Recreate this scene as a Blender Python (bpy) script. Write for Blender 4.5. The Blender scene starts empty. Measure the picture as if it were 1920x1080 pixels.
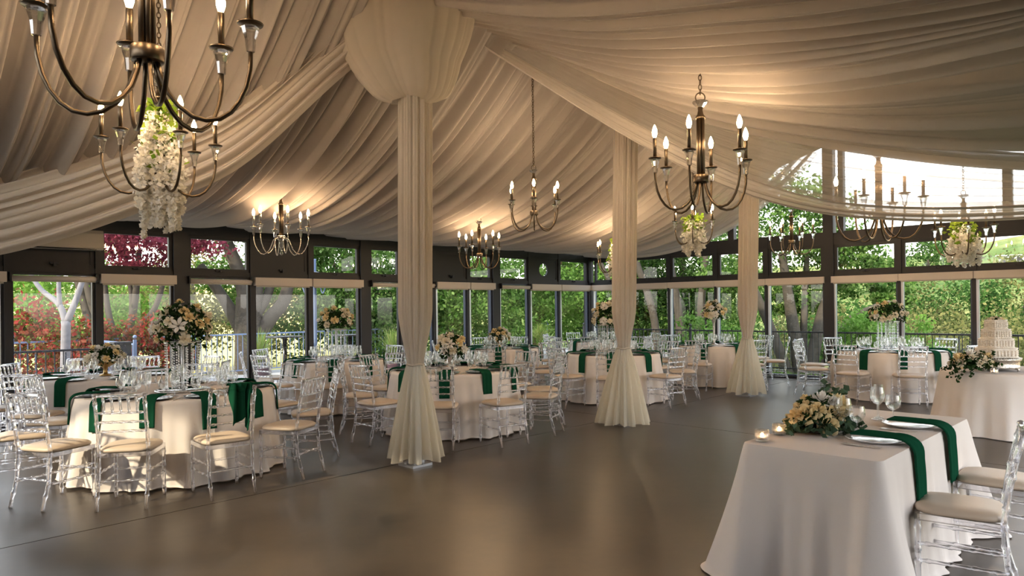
import bpy, math, random
import numpy as np
from mathutils import Vector, Matrix
PI = math.pi
R = math.radians
rng = random.Random(7)
nrng = np.random.default_rng(11)
scene = bpy.context.scene
COL = scene.collection

# ------------------------------------------------------------------ helpers
class MB:
    """collects shapes that become ONE mesh"""
    def __init__(self):
        self.v = []; self.f = []; self.s = []
    def add(self, vs, fs, smooth=True):
        o = len(self.v)
        self.v.extend([tuple(p) for p in vs])
        for f in fs:
            self.f.append(tuple(i + o for i in f)); self.s.append(smooth)
        return self
    def box(self, c, size, rz=0.0):
        x, y, z = [k / 2 for k in size]
        cr, sr = math.cos(rz), math.sin(rz)
        vs = []
        for dz in (-z, z):
            for dx, dy in ((-x, -y), (x, -y), (x, y), (-x, y)):
                vs.append((c[0] + dx * cr - dy * sr, c[1] + dx * sr + dy * cr, c[2] + dz))
        return self.add(vs, [(3, 2, 1, 0), (4, 5, 6, 7), (0, 1, 5, 4), (1, 2, 6, 5), (2, 3, 7, 6), (3, 0, 4, 7)], False)
    def tube(self, pts, r, seg=8, caps=True, flat=None):
        pts = [Vector(p) for p in pts]; n = len(pts)
        rr = r if isinstance(r, (list, tuple)) else [r] * n
        vs = []; fs = []; prev = None
        for i, p in enumerate(pts):
            t = pts[min(i + 1, n - 1)] - pts[max(i - 1, 0)]
            if t.length < 1e-9: t = Vector((0, 0, 1))
            t.normalize()
            if prev is None:
                a = Vector((0, 0, 1)) if abs(t.z) < .9 else Vector((1, 0, 0))
                u = t.cross(a).normalized()
            else:
                u = prev - t * prev.dot(t)
                if u.length < 1e-6: u = t.orthogonal()
                u.normalize()
            prev = u; w = t.cross(u)
            for k in range(seg):
                an = 2 * PI * k / seg
                vs.append(p + (u * math.cos(an) + w * math.sin(an)) * rr[i])
        for i in range(n - 1):
            for k in range(seg):
                k2 = (k + 1) % seg
                fs.append((i * seg + k, i * seg + k2, (i + 1) * seg + k2, (i + 1) * seg + k))
        if caps:
            fs.append(tuple(range(seg))[::-1]); fs.append(tuple((n - 1) * seg + k for k in range(seg)))
        return self.add(vs, fs)
    def lathe(self, prof, seg=20, c=(0, 0, 0), smooth=True, lobes=None):
        vs = []; fs = []
        for (r, z) in prof:
            for k in range(seg):
                an = 2 * PI * k / seg
                q = r * (lobes(an) if lobes else 1.0)
                vs.append((c[0] + q * math.cos(an), c[1] + q * math.sin(an), c[2] + z))
        n = len(prof)
        for i in range(n - 1):
            for k in range(seg):
                k2 = (k + 1) % seg
                fs.append((i * seg + k, i * seg + k2, (i + 1) * seg + k2, (i + 1) * seg + k))
        if prof[0][0] > 1e-4: fs.append(tuple(range(seg))[::-1])
        if prof[-1][0] > 1e-4: fs.append(tuple((n - 1) * seg + k for k in range(seg)))
        return self.add(vs, fs, smooth)
    def shell(self, prof, seg=20, c=(0, 0, 0)):
        vs = []; fs = []
        for (r, z) in prof:
            for k in range(seg):
                an = 2 * PI * k / seg
                vs.append((c[0] + r * math.cos(an), c[1] + r * math.sin(an), c[2] + z))
        for i in range(len(prof) - 1):
            for k in range(seg):
                k2 = (k + 1) % seg
                fs.append((i * seg + k, i * seg + k2, (i + 1) * seg + k2, (i + 1) * seg + k))
        return self.add(vs, fs)
    def grid(self, fn, nu, nv, closed=False):
        vs = [fn(i / nu, j / nv) for j in range(nv + 1) for i in range(nu + (0 if closed else 1))]
        w = nu if closed else nu + 1
        fs = []
        for j in range(nv):
            for i in range(nu):
                i2 = (i + 1) % w if closed else i + 1
                fs.append((j * w + i, j * w + i2, (j + 1) * w + i2, (j + 1) * w + i))
        return self.add(vs, fs)
    def mesh(self, name, m):
        me = bpy.data.meshes.new(name)
        me.from_pydata(self.v, [], self.f)
        me.polygons.foreach_set('use_smooth', self.s)
        if m: me.materials.append(m)
        me.update()
        return me
    def build(self, name, m, parent=None, loc=(0, 0, 0), rz=0.0):
        return link(name, self.mesh(name, m), parent, loc, rz)

def link(name, me, parent=None, loc=(0, 0, 0), rz=0.0):
    o = bpy.data.objects.new(name, me)
    COL.objects.link(o)
    o.location = loc; o.rotation_euler = (0, 0, rz)
    if parent: o.parent = parent
    return o

def tag(o, label=None, cat=None, group=None, kind=None):
    if label: o['label'] = label
    if cat: o['category'] = cat
    if group: o['group'] = group
    if kind: o['kind'] = kind
    return o

def thing(name, label, cat, loc=(0, 0, 0), rz=0.0, group=None):
    return tag(link(name, None, None, loc, rz), label, cat, group)

def copy_tree(o, parent=None):
    c = o.copy(); COL.objects.link(c); c.parent = parent
    for ch in list(o.children): copy_tree(ch, c)
    return c

def structure(o): o['kind'] = 'structure'; return o

def leaf_mesh(name, pos, size, m, normals=None, jitter=1.0, aspect=.55):
    """diamond leaves at pos, one mesh"""
    n = len(pos)
    d = nrng.normal(size=(n, 3)); d /= np.linalg.norm(d, axis=1)[:, None]
    e = nrng.normal(size=(n, 3)); e -= d * (e * d).sum(1)[:, None]; e /= np.linalg.norm(e, axis=1)[:, None]
    s = size * (0.7 + 0.6 * nrng.random(n))[:, None]
    V = np.empty((n, 4, 3))
    V[:, 0] = pos - d * s * .5; V[:, 2] = pos + d * s * .5
    V[:, 1] = pos + e * s * aspect * .5; V[:, 3] = pos - e * s * aspect * .5
    return quad_mesh(name, V, m)

def quad_mesh(name, V, m):
    n = len(V)
    me = bpy.data.meshes.new(name)
    me.vertices.add(n * 4); me.vertices.foreach_set('co', V.reshape(-1))
    me.loops.add(n * 4); me.loops.foreach_set('vertex_index', np.arange(n * 4, dtype=np.int32))
    me.polygons.add(n)
    me.polygons.foreach_set('loop_start', np.arange(0, n * 4, 4, dtype=np.int32))
    me.polygons.foreach_set('loop_total', np.full(n, 4, dtype=np.int32))
    me.update(calc_edges=True)
    if m: me.materials.append(m)
    return me

def pchip(ts, ys, t):
    """smooth interpolation through points (Catmull-Rom)"""
    n = len(ts)
    t = min(max(t, ts[0]), ts[-1])
    i = 0
    while i < n - 2 and t > ts[i + 1]: i += 1
    def slope(k):
        if k == 0: return (ys[1] - ys[0]) / (ts[1] - ts[0])
        if k == n - 1: return (ys[-1] - ys[-2]) / (ts[-1] - ts[-2])
        return (ys[k + 1] - ys[k - 1]) / (ts[k + 1] - ts[k - 1])
    h = ts[i + 1] - ts[i]; x = (t - ts[i]) / h
    a = 2 * x**3 - 3 * x**2 + 1; b = x**3 - 2 * x**2 + x; c = -2 * x**3 + 3 * x**2; d = x**3 - x**2
    return a * ys[i] + b * h * slope(i) + c * ys[i + 1] + d * h * slope(i + 1)

_ntab = [random.Random(5).uniform(-1, 1) for _ in range(4096)]
def noise1(x, k=0):
    i = math.floor(x); f = x - i; f = f * f * (3 - 2 * f)
    a = _ntab[(i + k * 613) % 4096]; b = _ntab[(i + 1 + k * 613) % 4096]
    return a + (b - a) * f
def pleat(x, k=0):
    """gathered cloth: a wave whose length and depth wander"""
    ph = 2 * PI * x + 2.6 * noise1(x * .37, k)
    w = math.sin(ph)
    w = (abs(w) ** .8) * (1 if w > 0 else -1)
    return w * (.65 + .35 * noise1(x * .6 + 17, k + 1))

def crease(x, k=0):
    """gathered cloth seen from below: full rounded folds with narrow creases between"""
    ph = PI * x + 1.5 * noise1(x * .41, k)
    w = .5 - abs(math.sin(ph)) ** .55
    return w * (.62 + .38 * noise1(x * .7 + 31, k + 2))

# ------------------------------------------------------------------ materials
def mat(name):
    m = bpy.data.materials.new(name); m.use_nodes = True
    nt = m.node_tree; nt.nodes.clear()
    out = nt.nodes.new('ShaderNodeOutputMaterial')
    return m, nt, out
def node(nt, t, **kw):
    n = nt.nodes.new(t)
    for k, v in kw.items():
        if k.startswith('i_'): n.inputs[k[2:].replace('_', ' ')].default_value = v
        else: setattr(n, k, v)
    return n
def rgba(c): return (c[0], c[1], c[2], 1)
def pbr(name, color, rough=.5, metal=0.0, bump=0, scale=40, var=0, coat=0, sheen=0):
    m, nt, out = mat(name)
    p = node(nt, 'ShaderNodeBsdfPrincipled')
    p.inputs['Base Color'].default_value = rgba(color); p.inputs['Roughness'].default_value = rough
    p.inputs['Metallic'].default_value = metal
    p.inputs['Coat Weight'].default_value = coat
    p.inputs['Sheen Weight'].default_value = sheen
    if bump or var:
        tc = node(nt, 'ShaderNodeTexCoord'); nz = node(nt, 'ShaderNodeTexNoise')
        nz.inputs['Scale'].default_value = scale; nz.inputs['Detail'].default_value = 6
        nt.links.new(tc.outputs['Object'], nz.inputs['Vector'])
        if bump:
            b = node(nt, 'ShaderNodeBump'); b.inputs['Strength'].default_value = bump; b.inputs['Distance'].default_value = .01
            nt.links.new(nz.outputs['Fac'], b.inputs['Height']); nt.links.new(b.outputs['Normal'], p.inputs['Normal'])
        if var:
            mx = node(nt, 'ShaderNodeMix', data_type='RGBA')
            mx.inputs[6].default_value = rgba([c * (1 - var) for c in color]); mx.inputs[7].default_value = rgba([min(1, c * (1 + var)) for c in color])
            nt.links.new(nz.outputs['Fac'], mx.inputs[0]); nt.links.new(mx.outputs[2], p.inputs['Base Color'])
    nt.links.new(p.outputs[0], out.inputs[0])
    return m
def fabric(name, color, transl=.3, transp=0.0, attr=None, weave=0):
    m, nt, out = mat(name)
    d = node(nt, 'ShaderNodeBsdfDiffuse', i_Color=rgba(color)); t = node(nt, 'ShaderNodeBsdfTranslucent', i_Color=rgba(color))
    mx = node(nt, 'ShaderNodeMixShader'); mx.inputs[0].default_value = transl
    nt.links.new(d.outputs[0], mx.inputs[1]); nt.links.new(t.outputs[0], mx.inputs[2])
    last = mx
    if weave:
        tc = node(nt, 'ShaderNodeTexCoord'); nz = node(nt, 'ShaderNodeTexNoise', i_Scale=weave, i_Detail=3.0)
        nt.links.new(tc.outputs['Object'], nz.inputs['Vector'])
        b = node(nt, 'ShaderNodeBump', i_Strength=.15, i_Distance=.004)
        nt.links.new(nz.outputs['Fac'], b.inputs['Height']); nt.links.new(b.outputs[0], d.inputs['Normal'])
    if transp or attr:
        tr = node(nt, 'ShaderNodeBsdfTransparent')
        m2 = node(nt, 'ShaderNodeMixShader'); m2.inputs[0].default_value = transp
        if attr:
            a = node(nt, 'ShaderNodeAttribute', attribute_name=attr)
            nt.links.new(a.outputs['Fac'], m2.inputs[0])
        nt.links.new(mx.outputs[0], m2.inputs[1]); nt.links.new(tr.outputs[0], m2.inputs[2])
        last = m2
    nt.links.new(last.outputs[0], out.inputs[0])
    return m
def clear(name, tint=(1, 1, 1), refr=.4, rough=.02, ior=1.45):
    """thin clear plastic or glassware: part refracts, part lets light straight through"""
    m, nt, out = mat(name)
    g = node(nt, 'ShaderNodeBsdfGlass', i_Color=rgba(tint), i_Roughness=rough, i_IOR=ior)
    t = node(nt, 'ShaderNodeBsdfTransparent', i_Color=rgba([.6 + .4 * c for c in tint]))
    gl = node(nt, 'ShaderNodeBsdfGlossy', i_Color=rgba((1, 1, 1)), i_Roughness=rough + .03)
    lw = node(nt, 'ShaderNodeLayerWeight', i_Blend=.35)
    a = node(nt, 'ShaderNodeMixShader'); a.inputs[0].default_value = refr
    nt.links.new(t.outputs[0], a.inputs[1]); nt.links.new(g.outputs[0], a.inputs[2])
    b = node(nt, 'ShaderNodeMixShader')
    mp = node(nt, 'ShaderNodeMath', operation='MULTIPLY'); mp.inputs[1].default_value = .75
    nt.links.new(lw.outputs['Facing'], mp.inputs[0]); nt.links.new(mp.outputs[0], b.inputs[0])
    nt.links.new(a.outputs[0], b.inputs[1]); nt.links.new(gl.outputs[0], b.inputs[2])
    nt.links.new(b.outputs[0], out.inputs[0])
    return m
def pane_glass(name):
    m, nt, out = mat(name)
    t = node(nt, 'ShaderNodeBsdfTransparent', i_Color=(.97, .985, .98, 1)); g = node(nt, 'ShaderNodeBsdfGlossy', i_Roughness=.01)
    lw = node(nt, 'ShaderNodeLayerWeight', i_Blend=.5)
    pw = node(nt, 'ShaderNodeMath', operation='POWER'); pw.inputs[1].default_value = 5.0
    fr = node(nt, 'ShaderNodeMath', operation='MULTIPLY_ADD'); fr.inputs[1].default_value = .9; fr.inputs[2].default_value = .045
    nt.links.new(lw.outputs['Facing'], pw.inputs[0]); nt.links.new(pw.outputs[0], fr.inputs[0])
    mx = node(nt, 'ShaderNodeMixShader')
    nt.links.new(fr.outputs[0], mx.inputs[0]); nt.links.new(t.outputs[0], mx.inputs[1]); nt.links.new(g.outputs[0], mx.inputs[2])
    nt.links.new(mx.outputs[0], out.inputs[0])
    return m
def leafy(name, cols, transl=.35):
    m, nt, out = mat(name)
    g = node(nt, 'ShaderNodeNewGeometry'); cr = node(nt, 'ShaderNodeValToRGB')
    els = cr.color_ramp.elements
    while len(els) < len(cols): els.new(.5)
    for i, c in enumerate(cols):
        els[i].position = i / max(1, len(cols) - 1); els[i].color = rgba(c)
    nt.links.new(g.outputs['Random Per Island'], cr.inputs[0])
    d = node(nt, 'ShaderNodeBsdfDiffuse'); t = node(nt, 'ShaderNodeBsdfTranslucent')
    nt.links.new(cr.outputs[0], d.inputs[0]); nt.links.new(cr.outputs[0], t.inputs[0])
    mx = node(nt, 'ShaderNodeMixShader'); mx.inputs[0].default_value = transl
    nt.links.new(d.outputs[0], mx.inputs[1]); nt.links.new(t.outputs[0], mx.inputs[2])
    nt.links.new(mx.outputs[0], out.inputs[0])
    return m
def glow(name, color, strength):
    m, nt, out = mat(name)
    e = node(nt, 'ShaderNodeEmission', i_Color=rgba(color), i_Strength=strength)
    t = node(nt, 'ShaderNodeBsdfTransparent')
    a = node(nt, 'ShaderNodeAddShader')
    nt.links.new(e.outputs[0], a.inputs[0]); nt.links.new(t.outputs[0], a.inputs[1]); nt.links.new(a.outputs[0], out.inputs[0])
    m.cycles.emission_sampling = 'NONE'
    return m

M = {}
M['drape'] = fabric('drape_fabric', (.70, .635, .57), .20, attr='sheer')
M['swag'] = fabric('swag_fabric', (.76, .685, .60), .25, .05)
M['canopy'] = fabric('canopy_fabric', (.74, .68, .615), .20, attr='sheer')
M['voile'] = fabric('voile', (.74, .665, .56), .32, .06)
M['tulle'] = fabric('tulle', (.90, .84, .69), .38, .34)
M['cloth'] = fabric('table_linen', (.88, .80, .735), .12, weave=300)
M['napkin'] = fabric('green_linen', (.010, .066, .034), .05, weave=500)
M['acrylic'] = clear('clear_acrylic', (.965, .96, .985), .55, .02, 1.49)
M['glass'] = clear('drinking_glass', (.99, 1, 1), .25, .0, 1.35)
M['crystal'] = clear('cut_crystal', (1, 1, 1), .55, .0, 1.5)
M['pane'] = pane_glass('window_glass')
M['vinyl'] = pbr('ivory_vinyl', (.62, .49, .365), .42, bump=.05, scale=60)
M['frame'] = pbr('grey_paint', (.017, .0165, .019), .55, bump=.05, scale=90)
M['blueframe'] = pbr('slate_blue_paint', (.045, .06, .10), .45)
M['alu'] = pbr('bare_aluminium', (.55, .57, .62), .35, .8)
M['blind'] = pbr('blind_fabric', (.74, .655, .58), .8, bump=.1, scale=300)
M['iron'] = pbr('black_iron', (.018, .020, .028), .5)
M['bluerail'] = pbr('blue_rail_paint', (.16, .22, .36), .5)
M['brass'] = pbr('antique_brass', (.15, .112, .074), .36, 1.0, bump=.05, scale=80)
M['nickel'] = pbr('polished_nickel', (.62, .56, .48), .22, 1.0)
M['black'] = pbr('black_lacquer', (.010, .010, .011), .22, coat=.5)
M['silver'] = pbr('brushed_silver', (.72, .69, .64), .28, 1.0)
M['hammered'] = pbr('hammered_silver', (.60, .56, .50), .25, 1.0, bump=.9, scale=55)
M['china'] = pbr('white_china', (.82, .83, .86), .12, coat=.5)
M['gold'] = pbr('aged_gold', (.42, .28, .11), .35, 1.0, bump=.3, scale=60)
M['icing'] = pbr('white_icing', (.84, .76, .66), .55, bump=.5, scale=70)
M['rose'] = fabric('cream_petal', (.88, .71, .40), .25)
M['rose2'] = fabric('ivory_petal', (.88, .80, .64), .25)
M['rose3'] = fabric('white_petal', (.90, .86, .80), .3)
M['wisteria'] = leafy('wisteria_petals', [(.88, .85, .78), (.93, .9, .85), (.85, .8, .68)], .4)
M['fern'] = leafy('dark_foliage', [(.012, .030, .010), (.025, .055, .018), (.045, .075, .03)], .2)
M['euca'] = leafy('eucalyptus', [(.05, .09, .055), (.09, .14, .085), (.05, .08, .03)], .25)
M['vineleaf'] = leafy('vine_leaves', [(.10, .20, .02), (.22, .32, .04), (.16, .22, .03)], .35)
M['green'] = leafy('spring_leaves', [(.035, .085, .015), (.075, .16, .03), (.15, .26, .06), (.26, .37, .13)], .42)
M['deep'] = leafy('deep_green_leaves', [(.022, .055, .015), (.05, .11, .025), (.11, .20, .05)], .4)
M['olive'] = leafy('olive_leaves', [(.06, .075, .025), (.14, .15, .05), (.25, .23, .085)], .32)
M['lime'] = leafy('lime_leaves', [(.10, .22, .03), (.18, .33, .06), (.29, .44, .12)], .48)
M['red'] = leafy('red_leaves', [(.22, .03, .025), (.36, .065, .05), (.05, .08, .02), (.30, .09, .06), (.08, .13, .04)], .35)
M['purple'] = leafy('plum_leaves', [(.11, .022, .035), (.17, .035, .055), (.27, .055, .075)], .4)
M['yucca'] = leafy('blade_leaves', [(.12, .22, .05), (.24, .33, .08), (.33, .36, .14)], .3)
M['bark'] = pbr('grey_bark', (.065, .052, .038), .9, bump=.8, scale=9, var=.45)
M['bark2'] = pbr('pale_bark', (.20, .185, .19), .85, bump=.4, scale=12, var=.3)
M['bark3'] = pbr('mossy_bark', (.11, .08, .03), .9, bump=.8, scale=9, var=.5)
M['pot'] = pbr('plum_glaze', (.10, .055, .075), .35)
M['white'] = pbr('white_plastic', (.52, .46, .38), .5)
M['steel'] = pbr('galvanised_steel', (.42, .43, .45), .4, .8)
M['roof'] = pbr('stained_timber', (.05, .032, .022), .7, bump=.3, scale=20)
M['mirror'] = pbr('mirror', (.9, .9, .9), .02, 1.0)
M['wax'] = pbr('candle_wax', (.75, .70, .60), .5)
M['bulb'] = glow('bulb_glow', (1, .62, .28), 38)
M['flame'] = glow('flame', (1, .55, .2), 20)
M['paving'] = pbr('terrace_paving', (.42, .40, .38), .85, bump=.2, scale=12, var=.15)
M['wallwhite'] = pbr('white_render', (.8, .8, .8), .8)

# polished concrete
def concrete():
    m, nt, out = mat('polished_concrete')
    tc = node(nt, 'ShaderNodeTexCoord')
    n1 = node(nt, 'ShaderNodeTexNoise', i_Scale=.9, i_Detail=8.0, i_Roughness=.65)
    n2 = node(nt, 'ShaderNodeTexNoise', i_Scale=7.0, i_Detail=8.0, i_Roughness=.7)
    n3 = node(nt, 'ShaderNodeTexNoise', i_Scale=70.0, i_Detail=4.0)
    for n in (n1, n2, n3): nt.links.new(tc.outputs['Object'], n.inputs['Vector'])
    cr = node(nt, 'ShaderNodeValToRGB')
    cr.color_ramp.elements[0].position = .36; cr.color_ramp.elements[0].color = (.028, .0195, .0125, 1)
    cr.color_ramp.elements[1].position = .66; cr.color_ramp.elements[1].color = (.070, .051, .034, 1)
    ad = node(nt, 'ShaderNodeMath', operation='MULTIPLY_ADD'); ad.inputs[1].default_value = .25
    mm = node(nt, 'ShaderNodeMath', operation='MULTIPLY'); mm.inputs[1].default_value = .78
    nt.links.new(n1.outputs['Fac'], mm.inputs[0]); nt.links.new(n2.outputs['Fac'], ad.inputs[0]); nt.links.new(mm.outputs[0], ad.inputs[2])
    nt.links.new(ad.outputs[0], cr.inputs[0])
    p = node(nt, 'ShaderNodeBsdfPrincipled'); nt.links.new(cr.outputs[0], p.inputs['Base Color'])
    rr = node(nt, 'ShaderNodeMapRange'); rr.inputs[3].default_value = .30; rr.inputs[4].default_value = .34
    nt.links.new(n1.outputs['Fac'], rr.inputs[0]); nt.links.new(rr.outputs[0], p.inputs['Roughness'])
    p.inputs['Specular IOR Level'].default_value = .6
    p.inputs['IOR'].default_value = 1.5
    nt.links.new(p.outputs[0], out.inputs[0])
    return m
M['concrete'] = concrete()
def hillside():
    m, nt, out = mat('hillside_grass')
    tc = node(nt, 'ShaderNodeTexCoord')
    n1 = node(nt, 'ShaderNodeTexNoise', i_Scale=.05, i_Detail=7.0, i_Roughness=.6)
    n2 = node(nt, 'ShaderNodeTexNoise', i_Scale=1.2, i_Detail=8.0)
    for n in (n1, n2): nt.links.new(tc.outputs['Object'], n.inputs['Vector'])
    cr = node(nt, 'ShaderNodeValToRGB'); e = cr.color_ramp.elements
    e[0].position = .34; e[0].color = (.055, .10, .035, 1); e[1].position = .70; e[1].color = (.30, .25, .10, 1)
    k = e.new(.5); k.color = (.12, .16, .05, 1)
    ad = node(nt, 'ShaderNodeMath', operation='MULTIPLY_ADD'); ad.inputs[1].default_value = .35
    mm = node(nt, 'ShaderNodeMath', operation='MULTIPLY'); mm.inputs[1].default_value = .68
    nt.links.new(n1.outputs['Fac'], mm.inputs[0]); nt.links.new(n2.outputs['Fac'], ad.inputs[0]); nt.links.new(mm.outputs[0], ad.inputs[2])
    nt.links.new(ad.outputs[0], cr.inputs[0])
    d = node(nt, 'ShaderNodeBsdfDiffuse')
    # straw meadow with sunlit yellow painted in on the long-window side, greener slope past the gable
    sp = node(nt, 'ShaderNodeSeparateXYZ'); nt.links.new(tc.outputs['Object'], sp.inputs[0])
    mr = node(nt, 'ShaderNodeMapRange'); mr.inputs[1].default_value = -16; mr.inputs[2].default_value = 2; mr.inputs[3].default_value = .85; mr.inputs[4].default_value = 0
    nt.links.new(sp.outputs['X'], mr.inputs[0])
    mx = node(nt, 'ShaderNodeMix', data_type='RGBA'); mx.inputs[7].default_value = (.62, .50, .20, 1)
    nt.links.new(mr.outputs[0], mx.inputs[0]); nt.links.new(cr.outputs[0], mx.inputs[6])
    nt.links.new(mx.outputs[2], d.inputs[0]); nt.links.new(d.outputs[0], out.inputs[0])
    return m
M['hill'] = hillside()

# ------------------------------------------------------------------ the hall: u runs in from the long window wall, s runs from the gable wall along it
CX, CY = 2.06, 18.03
A = (.693, .721); B = (.7204, -.6935)
def W(u, s, z=0.0): return (CX - A[0] * s + B[0] * u, CY - A[1] * s + B[1] * u, z)
RZ_LONG = math.atan2(A[1], A[0])       # direction along the long window wall
RZ_GABLE = math.atan2(B[1], B[0])      # direction along the gable wall
RIDGE_U, RIDGE_Z, EAVE_Z, SPAN = 5.95, 4.85, 3.05, 11.9

def wallbox(mb, axis, a0, a1, z0, z1, out0, out1):
    """a box on the long wall (axis 's') or the gable wall (axis 'u') from a0 to a1, out0..out1 metres outwards"""
    pts = []
    for z in (z0, z1):
        for (a, o) in ((a0, out0), (a1, out0), (a1, out1), (a0, out1)):
            pts.append(W(-o, a, z) if axis == 's' else W(a, -o, z))
    mb.add(pts, [(0, 1, 2, 3), (7, 6, 5, 4), (0, 4, 5, 1), (1, 5, 6, 2), (2, 6, 7, 3), (3, 7, 4, 0)], False)
    return mb

# floor with joints
fl = MB()
def quad(mb, a, b, c, d): mb.add([a, b, c, d], [(0, 1, 2, 3)], False)
us_ = [0, 5.40, SPAN + 1.0]; ss_ = [0, 6.47, 18]
g = .006
for i in range(2):
    for j in range(2):
        u0, u1 = us_[i] + (g if i else 0), us_[i + 1] - (g if i == 0 else 0)
        s0, s1 = ss_[j] + (g if j else 0), ss_[j + 1] - (g if j == 0 else 0)
        pts = [W(u0, s0, 0), W(u1, s0, 0), W(u1, s1, 0), W(u0, s1, 0)]
        low = [(p[0], p[1], -.12) for p in pts]
        fl.add(pts + low, [(0, 1, 2, 3)[::-1], (4, 5, 6, 7), (0, 1, 5, 4), (1, 2, 6, 5), (2, 3, 7, 6), (3, 0, 4, 7)], False)
floor = structure(fl.build('floor', M['concrete']))
jb = MB(); quad(jb, W(0, 0, -.02), W(SPAN + 1, 0, -.02), W(SPAN + 1, 18, -.02), W(0, 18, -.02))
structure(jb.build('floor_joint', pbr('joint_filler', (.03, .025, .02), .9), floor))
# roof: two timber slopes
cb = MB()
for (u0, z0, u1, z1) in ((-.35, EAVE_Z - .08, RIDGE_U, RIDGE_Z), (RIDGE_U, RIDGE_Z, SPAN + .35, EAVE_Z + .45)):
    a, b, c, d = W(u0, -.4, z0), W(u1, -.4, z1), W(u1, 18, z1), W(u0, 18, z0)
    up = [(p[0], p[1], p[2] + .14) for p in (a, b, c, d)]
    cb.add([a, b, c, d] + up, [(0, 1, 2, 3), (7, 6, 5, 4), (0, 4, 5, 1), (1, 5, 6, 2), (2, 6, 7, 3), (3, 7, 4, 0)], False)
structure(cb.build('ceiling', M['roof']))
rb = MB(); wallbox(rb, 'u', -.1, SPAN + .1, 0, 3.05, -18.1, -18.0)  # unseen end wall, made solid to keep the sun out
structure(rb.build('wall_rear', M['roof']))

nb = MB()  # unseen near side: window band left open, solid parts added to cut sky light
wallbox(nb, 's', -.1, 18.1, 2.1, 3.5, -SPAN - .14, -SPAN)
for k in range(6): wallbox(nb, 's', 3.45 * k - .1, 3.45 * k + .1, 0, 2.1, -SPAN - .14, -SPAN)
wallbox(nb, 's', 11.2, 18.1, 0, 2.1, -SPAN - .13, -SPAN - .01)
structure(nb.build('wall_near_blocker', M['roof']))
# --- long window wall (wall_left) and gable wall (wall_right): posts and rails are the wall, windows are their own objects
Z_TR0, Z_TR1, Z_BEAM = 2.10, 2.72, 2.97
wl = MB()
wallbox(wl, 's', 0, 18, Z_TR1 + .02, Z_BEAM + .12, 0, .14)       # eave beam
wallbox(wl, 's', 0, 18, Z_TR0, Z_TR0 + .07, 0, .12)               # transom rail
wallbox(wl, 's', 0, 18, 0, .05, -.02, .14)                       # threshold
L_POSTS = [10.32, 6.97, 3.49, 13.8, 17.2]
L_MULL = [15.0, 12.51, 11.45, 9.18, 8.12, 6.12, 5.28, 4.34, 2.37, 1.27]
for s in L_POSTS: wallbox(wl, 's', s - .11, s + .11, 0, Z_BEAM, -.03, .16)
for s in L_MULL: wallbox(wl, 's', s - .035, s + .035, 0, Z_BEAM, -.01, .12)
wallbox(wl, 's', -.1, .08, 0, Z_BEAM, -.03, .16)
structure(wl.build('wall_left', M['frame']))
wr = MB()
wallbox(wr, 'u', -.1, SPAN, Z_TR1 + .02, Z_BEAM, 0, .14)
wallbox(wr, 'u', 0, SPAN, Z_TR0, Z_TR0 + .07, 0, .12)
wallbox(wr, 'u', 0, SPAN, 0, .05, -.02, .14)
R_POSTS = [SPAN]
R_MULL = [1.18, 2.35, 3.555, 4.73, 7.29, 8.48, 9.65, 10.8]
wallbox(wr, 'u', 5.91, 6.11, 0, RIDGE_Z, -.03, .16)
wallbox(wr, 'u', 6.20, 6.30, Z_BEAM, RIDGE_Z - .1, .0, .14)
wallbox(wr, 'u', 3.85, 3.99, Z_BEAM, 3.05 + (RIDGE_Z - EAVE_Z) * 3.95 / RIDGE_U, .0, .14)
wallbox(wr, 'u', 8.9, 9.04, Z_BEAM, 3.05 + (RIDGE_Z - EAVE_Z) * (SPAN - 8.97) / RIDGE_U, .0, .14)
for s in R_POSTS: wallbox(wr, 'u', s - .11, s + .11, 0, Z_BEAM, -.03, .16)
for s in R_MULL: wallbox(wr, 'u', s - .035, s + .035, 0, Z_BEAM, -.01, .12)
structure(wr.build('wall_right', M['frame']))
am = MB()   # bright aluminium sliding-door stiles against the mullions of the gable wall
wn = [0]
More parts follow.
